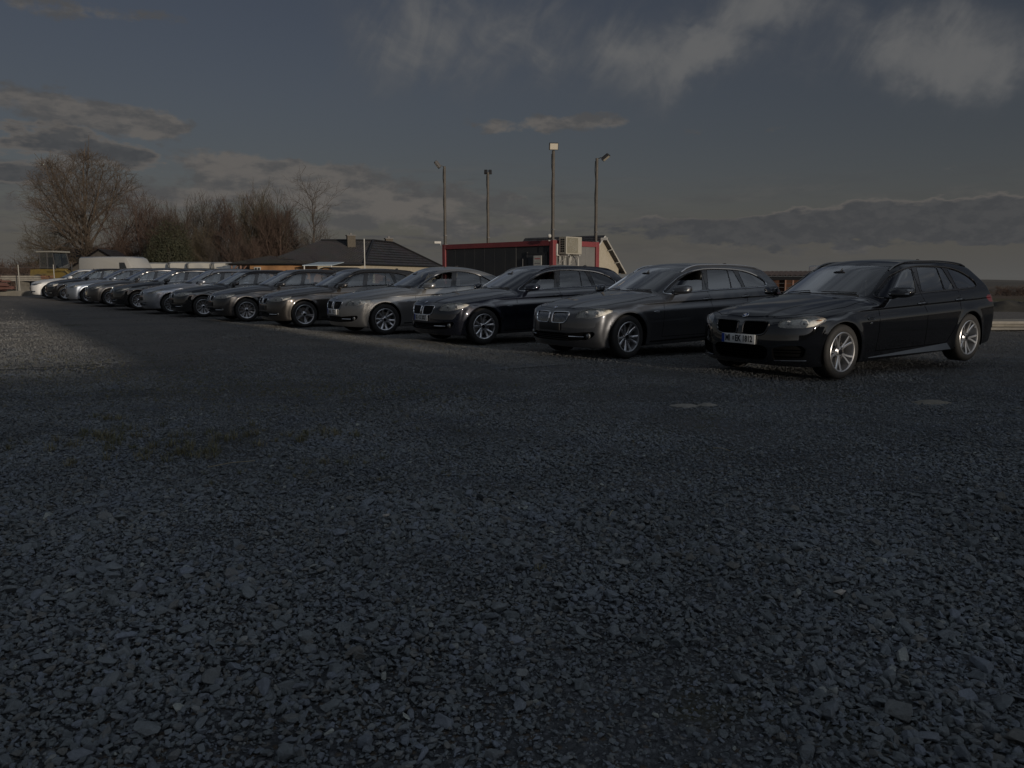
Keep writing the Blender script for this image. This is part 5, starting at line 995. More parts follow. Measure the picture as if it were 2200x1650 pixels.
def tractor():
    t = thing('yellow_loader', 'yellow wheel loader with pale roofed glass cab beyond the car row', 'loader', (-29.3, 52., float(far_land(-29.3, 52.))), R(-12)); z = .1
    V, F = loft([[(x, -.62, .75), (x, -.66, 1.15), (x, -.60, h), (x, .60, h), (x, .66, 1.15), (x, .62, .75)] for x, h in ((-1.5, 1.55), (-.2, 1.62), (.25, 1.62))]); obj('body', V, F, YEL, t)
    V, F = loft([[(x, -w, .8), (x, -w, h), (x, w, h), (x, w, .8)] for x, w, h in ((.25, .50, 1.55), (1.2, .48, 1.25), (1.75, .40, 1.02))]); obj('engine_cover', V, F, YEL, t)
    c = obj('cab_frame', *bars([((-.75, -.62, 1.6), (-.72, -.60, 2.62)), ((-.75, .62, 1.6), (-.72, .60, 2.62)), ((.42, -.62, 1.6), (.22, -.60, 2.62)), ((.42, .62, 1.6), (.22, .60, 2.62)), ((-.18, -.63, 1.6), (-.18, -.61, 2.62)), ((-.18, .63, 1.6), (-.18, .61, 2.62)), ((-.75, -.62, 1.62), (.42, -.62, 1.62)), ((-.75, .62, 1.62), (.42, .62, 1.62))], .035), DARKM, t)
    V, F = boxg((-.24, 0, 2.68), (.66, .72, .05), .02); obj('cab_roof', V, F, PALE, t); pg = glass('cab_glass', (.55, .62, .62), .02, 1.5, .05)
    for q in ([(-.72, -.61), (-.2, -.61)], [(-.16, -.61), (.34, -.61)], [(-.72, .61), (-.2, .61)], [(-.16, .61), (.34, .61)]): (x0, y), (x1, _) = q; obj('pane', [(x0, y, 1.65), (x1, y, 1.65), (x1-.04, y*.98, 2.6), (x0, y*.98, 2.6)], [(0, 1, 2, 3)], pg, c)
    obj('pane', [(.40, -.58, 1.65), (.40, .58, 1.65), (.23, .56, 2.6), (.23, -.56, 2.6)], [(0, 1, 2, 3)], pg, c); V, F = merge(boxg((-.35, 0, 1.75), (.2, .22, .08), .03), boxg((-.52, 0, 2.05), (.06, .2, .28), .03)); obj('seat', V, F, COMMON['seat'] if 'seat' in COMMON else DARKM, t)
    for s in (-1, 1):
        simple_wheel(t, -.85, s*.82, .62, .38); simple_wheel(t, 1.1, s*.72, .48, .3); V, F = tube([(-.1, s*.72, 1.45), (1.2, s*.72, 1.5), (2.0, s*.66, .75)], .07, 6); obj('lift_arm', V, F, YEL, t)
    V, F = prism([(1.95, .25), (2.55, .18), (2.5, .3), (2.1, .45), (2.05, .95), (1.95, .98)], 'y', -.95, .95); obj('bucket', V, F, YEL, t); V, F = tube([(.9, .2, 1.3), (.9, .2, 1.95)], .04, 6); obj('exhaust', V, F, DARKM, t)
tractor()
# ---------------------------------------------------------------- yard clutter
BEAMR = mat('oxide_beam', (.085, .038, .032), .75, noise=(2.5, (.125, .062, .048), .2)); PLANKP = mat('pale_board', (.25, .235, .205), .8, noise=(4., (.18, .165, .14), .2)); PLANKO = mat('orange_board', (.16, .080, .050), .8, noise=(3., (.12, .062, .042), .2)); CONC = mat('concrete', (.20, .19, .165), .9, noise=(3., (.15, .142, .122), .2))
def plank_pile(label, items, nm='timber_pile', cat='timber pile'):
    """items: (centre, half length, half width, half height, yaw, pitch, material); each stick a part"""
    c0 = np.mean([i[0] for i in items], 0); t = thing(nm, label, cat, (c0[0], c0[1], min(i[0][2] for i in items)))
    for c, l, w, h, yaw, pit, m in items: V, F = boxg((0, 0, 0), (l, w, h)); o = obj('beam' if m is BEAMR else 'board', V, F, m, t); o.location = (c[0]-c0[0], c[1]-c0[1], c[2]-t.location.z); o.rotation_euler = (0, pit, yaw)
    return t
rg = np.random.default_rng(5); it = []
for k in range(30):
    gz = float(far_land(-29., 44.)); lay = k//6; it.append(((-30.2+rg.uniform(-1.0, .7), 43.2+.42*(k % 6)+rg.uniform(-.12, .12), gz+.32+.19*lay+rg.uniform(-.04, .04)), rg.uniform(1.7, 2.5), rg.uniform(.035, .07), rg.uniform(.035, .06), R(rg.uniform(-16, 10)), R(rg.uniform(-3, 7)), BEAMR))
for x in (-31.6, -29.2): it.append(((x, 44.2, float(far_land(-29., 44.))+.13), .10, 1.3, .13, 0, 0, CONC))
plank_pile('heap of dull red steel beams at the far left edge of the yard', it, 'beam_heap', 'beam heap'); it = []
for k in range(18): gz = float(far_land(-32., 49.)); it.append(((-31.6+rg.uniform(-.5, .5), 48.6+.16*(k % 6), gz+.85+.11*(k//6)), 3.2, .075, .045, R(rg.uniform(-3, 3)), 0, PLANKO if k % 3 else PLANKP))
for x in (-33.6, -29.8): it.append(((x, 49.0, float(far_land(-32., 49.))+.40), .12, .5, .40, 0, 0, CONC))
plank_pile('stack of orange boards raised on blocks behind the red beams', it); it = []
for k in range(26): gz = float(land(14.6, 22.6)); it.append(((14.75+rg.uniform(-.15, .25), 22.4+.15*(k % 9)*1.02, gz+.06+.085*(k//9)), 1.55, .068, .034, R(rg.uniform(-4, 4)), 0, PLANKP))
plank_pile('pale stack of boards lying on gravel behind the black estate', it)
def slab(label, x0, y0, x1, y1):
    L_ = math.hypot(x1-x0, y1-y0); V, F = boxg((0, 0, .11), (L_/2, .14, .15), .015); o = obj('concrete_kerb', V, F, CONC); o.location = ((x0+x1)/2, (y0+y1)/2, float(far_land((x0+x1)/2, (y0+y1)/2))); o.rotation_euler = (0, 0, math.atan2(y1-y0, x1-x0)); tag(o, label, 'kerb stone')
slab('pale concrete kerb slab on the ground at the left edge, outer piece', -33.4, 46.6, -30.0, 46.2); slab('pale concrete kerb slab nearest the white car at the row end', -29.9, 46.15, -27.3, 45.7)
def wire_fence():
    t = thing('wire_fence', 'thin wire fence on slim posts before the yellow loader', 'fence', (-29., 46.8, float(far_land(-29., 46.8)))); xs = [-33.5, -30.4, -28.65, -26.6]
    for x in xs: V, F = tube([(x+29, 0, -.2), (x+29, 0, 1.75)], .03, 6); obj('post', V, F, PALE if x > -29 else DARKM, t)
    for z in (.4, .8, 1.2, 1.6): V, F = tube([(x+29, .0, z) for x in xs], .006, 4); obj('wire', V, F, STEEL, t)
wire_fence()
o = obj('fence_post', *tube([(0, 0, 0), (0, 0, 2.6)], .05, 6), PALE); o.location = (-30.75, 48.2, float(far_land(-30.7, 48.2))); tag(o, 'single pale leaning post at the left picture edge', 'post')
def carport():
    t = thing('carport', 'open carport with dark corrugated roof between the two right cars', 'carport', (16.2, 47.2, float(far_land(16.2, 47.2))), R(-38)); h = 1.30-t.location.z; V = []; F = []; n = 60; L_, D_ = 2.9, 2.2
    for i in range(n+1):
        x = -L_+2*L_*i/n; z = .035*math.cos(i*math.pi/1.5); V += [(x, -D_, h+z), (x, D_, h+z+.25), (x, -D_, h+z-.03), (x, D_, h+z+.22)]
    for i in range(n): a = i*4; F += [(a, a+4, a+5, a+1), (a+3, a+7, a+6, a+2), (a, a+2, a+6, a+4), (a+1, a+5, a+7, a+3)]
    obj('corrugated_roof', V, F, mat('rust_brown_sheet', (.040, .030, .026), .55, noise=(2., (.065, .045, .036), 0)), t)
    for y in (-D_+.05, D_-.1): V, F = boxg((0, y, h-.16+(.22 if y > 0 else 0)), (L_-.05, .05, .10)); obj('fascia_beam', V, F, DARKM, t)
    for x in (-L_+.15, -.9, 1.0, L_-.15):
        for y in (-D_+.06, D_-.1): V, F = tube([(x, y, -.1), (x, y, h-.22)], .06, 6); obj('post', V, F, WOODB, t)
    for k in range(6): V, F = boxg((0, D_-.02, .2+.25*k), (L_-.2, .018, .11)); obj('rear_board', V, F, PLANKO, t)
carport()
def soil_bank():
    V = []; F = []; n, m = 70, 9
    for i in range(n+1):
        for j in range(m+1):
            u, v = i/n, j/m; x, y = 22.8+22*u, 42.5-5*u+3.0*(v-.5); hgt = math.sin(math.pi*v)**.8*(.38+.42*float(vnoise(x*3, y*3, 1.7, 8)))*min(1, 9*u, 6*(1-u)); V.append((x, y, float(far_land(x, y))-.12+hgt))
    F = [(i*(m+1)+j, (i+1)*(m+1)+j, (i+1)*(m+1)+j+1, i*(m+1)+j+1) for i in range(n) for j in range(m)]; obj('soil_bank', V, F, mat('dark_soil', (.016, .015, .014), .95, noise=(2.6, (.040, .037, .028), .8)), smooth=True, kind='structure')
soil_bank()
# ---------------------------------------------------------------- unseen farm building behind the camera, shaped to cast the shadow over the gravel
SUNH = np.array([-math.sin(SUN_AZ), -math.cos(SUN_AZ)]); SUNP = np.array([SUNH[1], -SUNH[0]])     # along the sunlight; to its right
def farm_building():
    t = thing('farm_building', 'unseen farm building behind the photographer, shaped to cast the yard shadow', 'building'); TT = -30.; wm = mat('farm_wall', (.22, .20, .17), .9, noise=(1.2, (.28, .25, .21), .1)); rm = DARKT
    def P_(o, q): v = SUNP*o+SUNH*q; return (float(v[0]), float(v[1]))
    for (o0, o1, h, dep, nm) in ((-34., 2.1, 4.17, 11., 'hall'), (2.1, 6.5, 6.75, 6.5, 'tower'), (6.5, 8.1, 4.02, 6.5, 'tower'), (8.1, 30., 3.62, 9., 'stable')):  # blocks sized by their shadow edges; low middle one added to shorten the sunlit strip
        a, b, c, d = P_(o0, TT), P_(o1, TT), P_(o1, TT-dep), P_(o0, TT-dep); z0 = -.3
        for p, q in ((b, a), (c, b), (d, c), (a, d)): wall_quad('wall', p, q, z0, h-.2, wm, t)
        V = [(*p, h-.2) for p in (a, b, c, d)]+[(*p, h) for p in (a, b, c, d)]; obj('roof', V, [(3, 2, 1, 0), (4, 5, 6, 7), (0, 1, 5, 4), (1, 2, 6, 5), (2, 3, 7, 6), (3, 0, 4, 7)], rm, t)
        n = max(1, int((o1-o0)/4.2))
        for k in range(n):
            for z in ((1.0, 2.2),) if nm != 'tower' else ((1.0, 2.2), (4.2, 5.4)): s0 = (k+.35)/n; opening('window', b, a, s0, s0+.28/n, z[0], z[1], GLASSD, t, .03, WHITE)
farm_building()
# ---------------------------------------------------------------- bare trees
def grow(seed, spec):
    """branch segments of a leafless tree: arrays p0, p1, r0, r1, level"""
    r = np.random.default_rng(seed); out = []
    def rot(d, ang, az):
        d = d/np.linalg.norm(d); u = np.cross(d, [0, 0, 1.] if abs(d[2]) < .95 else [1., 0, 0]); u /= np.linalg.norm(u); w = np.cross(d, u); return d*math.cos(ang)+(u*math.cos(az)+w*math.sin(az))*math.sin(ang)
    def inside(q):
        c = spec[0].get('dome'); return c is None or ((q[0]/c[1])**2+(q[1]/c[1])**2+((q[2]-c[0])/c[2])**2 < r.uniform(.80, 1.05) and q[2] > c[3])
    def branch(p, d, L_, rad, lv):
        S = spec[lv]; n = S['n']; pts = [p]; seg = L_/n; kids = S.get('kids', 0); az = r.uniform(0, 6.28); dirs = []
        for i in range(n):
            d = d+r.normal(0, S['wob'], 3)+np.array([0, 0, S['up']]); d = d/np.linalg.norm(d); dirs.append(d); q = pts[-1]+d*seg; r0 = rad*(1-S['tap']*i/n); r1 = rad*(1-S['tap']*(i+1)/n); pts.append(q)
            if lv > 1 and not inside(q): n = i; break
            out.append((*pts[-2], *q, r0, r1, lv))
        if n < 1: return
        if lv+1 >= len(spec) or not kids: return
        for k in range(kids):
            f = S['from']+(1-S['from'])*(k+r.uniform(.1, .9))/kids; i = min(n-1, int(f*n)); q = pts[i]+(pts[i+1]-pts[i])*(f*n-i); az += 2.4+r.normal(0, .35); ang = R(r.normal(S['ang']+(S.get('ang1', S['ang'])-S['ang'])*f, S.get('angv', 9))); C = spec[lv+1]
            ln = S['len']*L_*(1-S.get('short', .35)*f)*r.uniform(.75, 1.2) if 'len' in S else r.uniform(*S['abs']); branch(q, rot(dirs[i], ang, az), ln, max(rad*(1-S['tap']*f)*S['rk'], spec[lv+1]['rmin']), lv+1)
    S0 = spec[0]
    for st in range(S0.get('stems', 1)):
        o = np.array([0, 0, -.2]) if S0.get('stems', 1) == 1 else np.array([r.normal(0, S0['spread']), r.normal(0, S0['spread']), -.2]); d0 = np.array([r.normal(0, S0.get('lean', .04)), r.normal(0, S0.get('lean', .04)), 1.]); branch(o, d0/np.linalg.norm(d0), S0['L']*r.uniform(.85, 1.1), S0['r'], 0)
    return np.array(out)
def skin(seg, sides):
    p0, p1, r0, r1 = seg[:, :3], seg[:, 3:6], seg[:, 6], seg[:, 7]; d = p1-p0; L_ = np.linalg.norm(d, axis=1, keepdims=True); d = d/np.maximum(L_, 1e-6); ref = np.where(np.abs(d[:, 2:3]) < .9, [[0, 0, 1.]], [[1., 0, 0]]); u = np.cross(d, ref); u /= np.linalg.norm(u, axis=1, keepdims=True); w = np.cross(d, u); n = len(seg); V = np.zeros((n, 2*sides, 3))
    for k in range(sides):
        c = 2*math.pi*k/sides; o = u*math.cos(c)+w*math.sin(c); V[:, k] = p0+o*r0[:, None]; V[:, sides+k] = p1+o*r1[:, None]
    F = np.array([(k, (k+1) % sides, sides+(k+1) % sides, sides+k) for k in range(sides)]); F = (F[None]+(np.arange(n)*2*sides)[:, None, None]).reshape(-1, 4); return V.reshape(-1, 3), F
def fast_mesh(name, V, F, m):
    me = bpy.data.meshes.new(name); nf = len(F); k = F.shape[1]; me.vertices.add(len(V)); me.vertices.foreach_set('co', np.asarray(V, np.float32).ravel()); me.loops.add(nf*k); me.loops.foreach_set('vertex_index', np.asarray(F, np.int32).ravel()); me.polygons.add(nf); me.polygons.foreach_set('loop_start', np.arange(0, nf*k, k, dtype=np.int32)); me.polygons.foreach_set('use_smooth', np.ones(nf, bool)); me.update(calc_edges=True); me.materials.append(m); return me
BARK = {'oak': mat('bark_oak', (.105, .080, .058), .95, noise=(3., (.055, .043, .033), .4)), 'grey': mat('bark_grey', (.075, .060, .048), .95, noise=(3., (.045, .037, .030), .4)), 'russet': mat('bark_russet', (.082, .053, .040), .95, noise=(2., (.052, .036, .029), .3)), 'olive': mat('bark_olive', (.085, .068, .042), .95, noise=(2., (.050, .042, .028), .3))}
TREE_ME = {}
def bare_tree(key, spec, seed, label, p, bark, sc=(1, 1, 1), rz=0., group='leafless trees behind the car row', trunk_lv=2):
    if key not in TREE_ME:
        s = grow(seed, spec); a, b = s[s[:, 8] < trunk_lv], s[s[:, 8] >= trunk_lv]; ba, bb = skin(a, 7), skin(b, 3); TREE_ME[key] = (fast_mesh('trunk', *ba, BARK[bark]), fast_mesh('crown', *bb, BARK[bark]))
    t = thing('bare_tree', label, 'tree', (p[0], p[1], float(far_land(p[0], p[1]))-.1), rz, group); t.scale = sc
    for nm, me in zip(('trunk', 'crown'), TREE_ME[key]): o = bpy.data.objects.new(nm, me); COL.objects.link(o); o.parent = t
    return t
OAK = [dict(n=7, L=7.5, r=.42, wob=.04, up=.05, tap=.62, dome=(6.2, 7.6, 9.0, 1.6), kids=20, **{'from': .22}, ang=88, ang1=14, angv=8, abs=(7.2, 9.0), rk=.50), dict(n=9, wob=.07, up=.030, tap=.80, kids=14, **{'from': .18}, ang=40, abs=(2.2, 4.6), rk=.50, rmin=.06), dict(n=6, wob=.12, up=.04, tap=.75, kids=7, **{'from': .14}, ang=38, abs=(1.0, 2.0), rk=.55, rmin=.024), dict(n=4, wob=.15, up=.03, tap=.6, kids=5, **{'from': .2}, ang=36, abs=(.5, 1.0), rk=.65, rmin=.014), dict(n=2, wob=.18, up=.03, tap=.5, rmin=.0105)]
BROOM = [dict(n=6, L=7.6, r=.13, wob=.06, up=.05, tap=.8, stems=9, spread=.85, lean=.20, kids=13, **{'from': .12}, ang=26, abs=(1.8, 3.4), rk=.55), dict(n=5, wob=.09, up=.10, tap=.75, kids=8, **{'from': .15}, ang=26, abs=(.8, 1.6), rk=.55, rmin=.03), dict(n=3, wob=.12, up=.09, tap=.6, kids=5, **{'from': .2}, ang=28, abs=(.5, 1.0), rk=.6, rmin=.016), dict(n=2, wob=.12, up=.08, tap=.5, rmin=.011)]
SLIM = [dict(n=10, L=12.2, r=.17, wob=.035, up=.03, tap=.9, kids=26, **{'from': .26}, ang=50, angv=10, abs=(2.6, 4.4), rk=.42, short=.6), dict(n=6, wob=.08, up=.07, tap=.8, kids=8, **{'from': .2}, ang=38, abs=(.8, 1.7), rk=.5, rmin=.035), dict(n=3, wob=.12, up=.05, tap=.6, kids=4, **{'from': .2}, ang=36, abs=(.4, .9), rk=.6, rmin=.016), dict(n=2, wob=.15, up=.03, tap=.5, rmin=.011)]
BUSH = [dict(n=4, L=2.3, r=.05, wob=.10, up=.03, tap=.7, stems=22, spread=1.1, lean=.35, kids=7, **{'from': .15}, ang=30, abs=(.7, 1.3), rk=.6), dict(n=3, wob=.12, up=.05, tap=.6, kids=5, **{'from': .2}, ang=32, abs=(.4, .8), rk=.6, rmin=.02), dict(n=2, wob=.15, up=.04, tap=.5, rmin=.014)]
bare_tree('oak', OAK, 4, 'biggest bare tree with a wide domed crown at the left', (-49.2, 95.), 'oak', (1.2, 1.2, 1.09), .6)
bare_tree('oak2', OAK[:1]+[dict(OAK[1], kids=8)]+OAK[2:], 12, 'smaller bare tree crowding the left foot of the biggest tree', (-52.6, 93.), 'olive', (.60, .60, .52), 1.1)
G2 = 'bushy russet leafless trees in the middle of the tree line'
for k, (x, y, s, h, bk, key, lb) in enumerate([(-41.5, 93., 1.0, 1.02, 'russet', 'b1', 'first russet bushy tree right of the biggest bare tree'), (-38.3, 91., .85, .88, 'russet', 'b2', 'russet bushy tree rising just behind the evergreen'), (-34.8, 92., 1.05, 1.04, 'grey', 'b3', 'grey brown bushy tree rising behind the right of the evergreen'), (-31.4, 90., 1.05, .98, 'russet', 'b1', 'reddish bushy tree standing in the middle of the tree line'), (-28.4, 91., 1.0, 1.08, 'olive', 'b4', 'tallest olive brown bushy tree left of the bungalow'), (-25.6, 89., .95, .92, 'russet', 'b2', 'last russet bushy tree before the single slim tree'), (-23.4, 92., .72, .72, 'russet', 'b3', 'low bushy tree at the foot of the slim tree'), (-33.2, 85., .7, .62, 'olive', 'b4', 'short olive thicket in front of the russet trees'), (-29.8, 84., .62, .55, 'grey', 'b3', 'short grey thicket left of the timber shed roof'), (-44.6, 90., .6, .55, 'russet', 'b2', 'low russet thicket beside the dark barn'), (-26.6, 83., .6, .52, 'olive', 'b1', 'low olive thicket above the timber shed')]):
    bare_tree(key, [dict(BROOM[0], stems=7+(int(key[1])*2) % 5)]+BROOM[1:], 30+int(key[1]), lb, (x, y), bk, (s, s, h), k*1.3, G2, 1)
bare_tree('slim', SLIM, 9, 'single slim bare tree against the sky left of the chimneys', (-20.8, 85.), 'grey', (.95, .95, .86), .4)
for k, (x, y, s, lb) in enumerate([(-66.5, 108., 1.25, 'brown hedge bush at the far left edge of the picture'), (-63.5, 106., 1.5, 'second brown hedge bush from the left edge'), (-60.6, 107., 1.2, 'brown hedge bush left of the far brown roof'), (-54.4, 88., .95, 'brown bush between the yellow loader and the biggest tree'), (-51.0, 86., 1.1, 'brown bush below the biggest tree beside the loader'), (-47.5, 85., .9, 'brown bush behind the left end of the white van'), (-69.5, 110., 1.6, 'brown hedge bush running out of the left picture edge')]): bare_tree('bush', BUSH, 51, lb, (x, y), 'olive' if k % 2 else 'russet', (s*1.15, s*1.15, s), k*2.1, 'brown bushes along the back of the yard', 1)
for k, (x, y, s, lb) in enumerate([(62.5, 106., .48, 'dark bush in the field behind the black estate'), (65.8, 105., .58, 'larger dark bush in the field at the right edge'), (69.2, 107., .55, 'dark bush cut by the right picture edge')]): bare_tree('bush', BUSH, 51, lb, (x, y), 'grey', (s*2.2, s*2.2, s*.9), k*2.3, 'dark bushes in the field to the right', 1)
def evergreen():
    r = np.random.default_rng(3); t = thing('evergreen_tree', 'dense dark green evergreen in front of the bare trees', 'tree', (-34.0, 80., float(far_land(-34., 80.)))); lobes = [(np.array([0, 0, 3.0]), 2.3, 3.0), (np.array([.9, .3, 4.6]), 1.5, 2.2), (np.array([-1.2, 0, 3.6]), 1.5, 2.4), (np.array([1.6, -.2, 2.6]), 1.4, 2.2), (np.array([-.3, .2, 5.2]), 1.0, 1.9), (np.array([-2.0, .1, 2.0]), 1.1, 1.6), (np.array([2.3, .2, 1.8]), 1.0, 1.6)]; V = []; F = []
    for c, rx, rz_ in lobes:
        for _ in range(int(3300*rx*rx/3)):
            d = r.normal(0, 1, 3); d /= np.linalg.norm(d); q = r.uniform(.45, 1.05)**.6; bump_ = 1+.22*math.sin(5*d[0]+c[2])*math.sin(4*d[1]+3*d[2]); p = c+d*np.array([rx, rx, rz_])*q*bump_
            a = r.normal(0, 1, 3); a /= np.linalg.norm(a); b = np.cross(a, d); b /= max(np.linalg.norm(b), 1e-3); s = r.uniform(.05, .11); k = len(V); V += [p-a*s, p+a*s+b*s*.3, p+b*s*1.1]; F.append((k, k+1, k+2))
    V = np.array(V)*[.88, .88, 1.0]; m = mat('evergreen_needles', (.018, .022, .010), .8, noise=(2.2, (.034, .034, .015), 0)); o = bpy.data.objects.new('crown', fast_mesh('crown', V, np.array(F), m)); COL.objects.link(o); o.parent = t
    V, F = tube([(0, 0, -.2), (.05, 0, 2.5), (0, 0, 5.5)], .2, 7, taper=[1, .7, .2]); obj('trunk', V, F, BARK['grey'], t)
evergreen()
SILV = mat('satin_silver', (.42, .43, .45), .28, .9); CREAMSEAT = mat('seat_beige', (.26, .22, .17), .6); GREYSEAT = mat('seat_grey', (.06, .06, .062), .6)
place_car('estate_sport', (3.548, 10.467), 'glossy black sport estate with plate MI EK 1812 at the right end of the row', 'black', trim='gloss_black', kidney='gloss_black', slat='dark', rail=COMMON['gloss_black'], pitch=.018, plate=[('MI', -.165, 1, .072), ('EK 1812', .088, 1, .27)], seat=GREYSEAT)
place_car('estate', (1.293, 12.958), 'dark grey estate with chrome window line and empty plate holder beside the black one', 'graphite', slat='chrome', rail=SILV, steer=4)
place_car('estate', (-1.0075, 15.559), 'midnight blue estate with white plate and chrome window line', 'midnight', plate=[('OS', -.165, 1, .072), ('D 2027', .085, 1, .26)], seat=GREYSEAT)
place_car('saloon', (-3.219, 17.973), 'champagne silver saloon with front window half open', 'champagne', steer=-3, plate=[('LAG', -.13, 1, .11), ('912', .10, 1, .14)], seat=CREAMSEAT)
place_car('small_estate', (-5.59, 20.479), 'bronze brown estate with large five spoke wheels', 'mocha', rail=COMMON['gloss_black'], trim='gloss_black')
place_car('small_estate_multi', (-7.866, 23.05), 'anthracite estate with thin multi spoke wheels beside the bronze one', 'anthracite', rail=COMMON['gloss_black'], trim='gloss_black', steer=-5)
place_car('small_estate_multi', (-10.04, 25.588), 'black compact estate right of the silver one', 'black', rail=COMMON['gloss_black'], trim='gloss_black')
place_car('old_estate', (-11.95, 27.74), 'light silver estate with dark roof rails in the middle of the far half', 'silver', rail=COMMON['gloss_black'], trim='gloss_black', z=0.)
place_car('old_estate', (-14.25, 30.33), 'black older estate with chrome window line left of the light silver one', 'black', rail=COMMON['gloss_black'], z=.02)
place_car('old_estate', (-16.55, 32.9), 'dark grey older estate with pale number plate in the far half', 'anthracite', rail=COMMON['gloss_black'], plate=[(' - ', 0, 1, .05)], plate_mat=mat('plate_yellowed', (.50, .48, .38), .5), z=.02)
place_car('old_estate', (-18.75, 35.4), 'silver blue older estate third from the left end', 'silverblue', rail=COMMON['gloss_black'], trim='gloss_black')
place_car('hatch', (-21.35, 38.3), 'black hatchback with rounded headlights second from the left end', 'black', trim='gloss_black', kidney='gloss_black')
place_car('old_saloon', (-23.55, 40.8), 'white saloon at the far left end of the row', 'white', trim='gloss_black', kidney='gloss_black')
# ---------------------------------------------------------------- loose slate chippings, grass, pale patches
def stone_shape(seed):
    r = np.random.default_rng(seed); n = int(r.integers(11, 17)); d = r.normal(0, 1, (n, 3)); d /= np.linalg.norm(d, axis=1, keepdims=True); d *= np.array([1, r.uniform(.58, .88), r.uniform(.30, .60)])*r.uniform(.82, 1.1, (n, 1))
    bm = bmesh.new()
    for p in d: bm.verts.new(p*.5)
    h = bmesh.ops.convex_hull(bm, input=list(bm.verts)); dead = [v for v in bm.verts if not v.link_faces]; bmesh.ops.delete(bm, geom=dead, context='VERTS')
    bmesh.ops.dissolve_limit(bm, angle_limit=R(14), verts=list(bm.verts), edges=list(bm.edges)); bmesh.ops.bevel(bm, geom=list(bm.edges), offset=.022, segments=1, affect='EDGES'); bmesh.ops.triangulate(bm, faces=list(bm.faces)); me = bpy.data.meshes.new('stone'); bm.to_mesh(me); bm.free(); return me
def stone_material():
    m = bpy.data.materials.new('slate_chipping'); m.use_nodes = True; nt = m.node_tree; b = nt.nodes['Principled BSDF']; L = nt.links.new; b.inputs['Roughness'].default_value = .62; b.inputs['Specular IOR Level'].default_value = .35
    oi = node(nt, 'ShaderNodeObjectInfo'); rp = node(nt, 'ShaderNodeValToRGB'); cr = rp.color_ramp; cr.interpolation = 'LINEAR'
    stops = [(0, (0.107, 0.123, 0.130)), (.15, (0.135, 0.154, 0.163)), (.34, (0.163, 0.183, 0.192)), (.50, (0.122, 0.139, 0.149)), (.64, (0.152, 0.174, 0.200)), (.74, (0.175, 0.200, 0.238)), (.82, (0.133, 0.143, 0.144)), (.92, (0.144, 0.142, 0.130)), (.965, (0.177, 0.192, 0.197)), (.993, (0.214, 0.224, 0.219)), (1, (0.340, 0.366, 0.333))]
    cr.elements[0].position, cr.elements[0].color = stops[0][0], (*stops[0][1], 1); cr.elements[1].position, cr.elements[1].color = stops[-1][0], (*stops[-1][1], 1)
    for p, c in stops[1:-1]: e = cr.elements.new(p); e.color = (*c, 1)
    L(oi.outputs['Random'], rp.inputs[0]); tc = node(nt, 'ShaderNodeTexCoord'); n = node(nt, 'ShaderNodeTexNoise'); n.inputs['Scale'].default_value = 5; n.inputs['Detail'].default_value = 7; n.inputs['Roughness'].default_value = .65; L(tc.outputs['Object'], n.inputs['Vector'])
    g = node(nt, 'ShaderNodeNewGeometry'); n2 = node(nt, 'ShaderNodeTexNoise'); n2.inputs['Scale'].default_value = .9; n2.inputs['Detail'].default_value = 4; L(g.outputs['Position'], n2.inputs['Vector']); mr2 = node(nt, 'ShaderNodeMapRange'); L(n2.outputs[0], mr2.inputs[0]); mr2.inputs[1].default_value = .3; mr2.inputs[2].default_value = .7; mr2.inputs[3].default_value = .78; mr2.inputs[4].default_value = 1.22
    mr = node(nt, 'ShaderNodeMapRange'); L(n.outputs[0], mr.inputs[0]); mr.inputs[1].default_value = .25; mr.inputs[2].default_value = .75; mr.inputs[3].default_value = .74; mr.inputs[4].default_value = 1.24; mu = node(nt, 'ShaderNodeMath', operation='MULTIPLY'); L(mr.outputs[0], mu.inputs[0]); L(mr2.outputs[0], mu.inputs[1])
    sy_ = node(nt, 'ShaderNodeSeparateXYZ'); L(g.outputs['Position'], sy_.inputs[0]); dus = node(nt, 'ShaderNodeMapRange'); L(sy_.outputs[1], dus.inputs[0]); dus.inputs[1].default_value = 5.5; dus.inputs[2].default_value = 15.; dus.inputs[4].default_value = .75; dm = node(nt, 'ShaderNodeMix', data_type='RGBA'); L(dus.outputs[0], dm.inputs[0]); L(rp.outputs[0], dm.inputs[6]); dm.inputs[7].default_value = (.182, .176, .162, 1)
    n3 = node(nt, 'ShaderNodeTexNoise'); n3.inputs['Scale'].default_value = 1.9; n3.inputs['Detail'].default_value = 5; n3.inputs['Roughness'].default_value = .7; L(g.outputs['Position'], n3.inputs['Vector']); m3 = node(nt, 'ShaderNodeMapRange', interpolation_type='SMOOTHSTEP'); L(n3.outputs[0], m3.inputs[0]); m3.inputs[1].default_value = .50; m3.inputs[2].default_value = .68; m3.inputs[4].default_value = .55; bl = node(nt, 'ShaderNodeMix', data_type='RGBA'); L(m3.outputs[0], bl.inputs[0]); L(dm.outputs[2], bl.inputs[6]); bl.inputs[7].default_value = (.135, .160, .200, 1)
    vm = node(nt, 'ShaderNodeVectorMath', operation='SCALE'); L(bl.outputs[2], vm.inputs[0]); L(mu.outputs[0], vm.inputs['Scale']); L(vm.outputs[0], b.inputs['Base Color']); bp = node(nt, 'ShaderNodeBump'); bp.inputs['Strength'].default_value = .35; bp.inputs['Distance'].default_value = .08; L(n.outputs[0], bp.inputs['Height']); L(bp.outputs[0], b.inputs['Normal']); return m
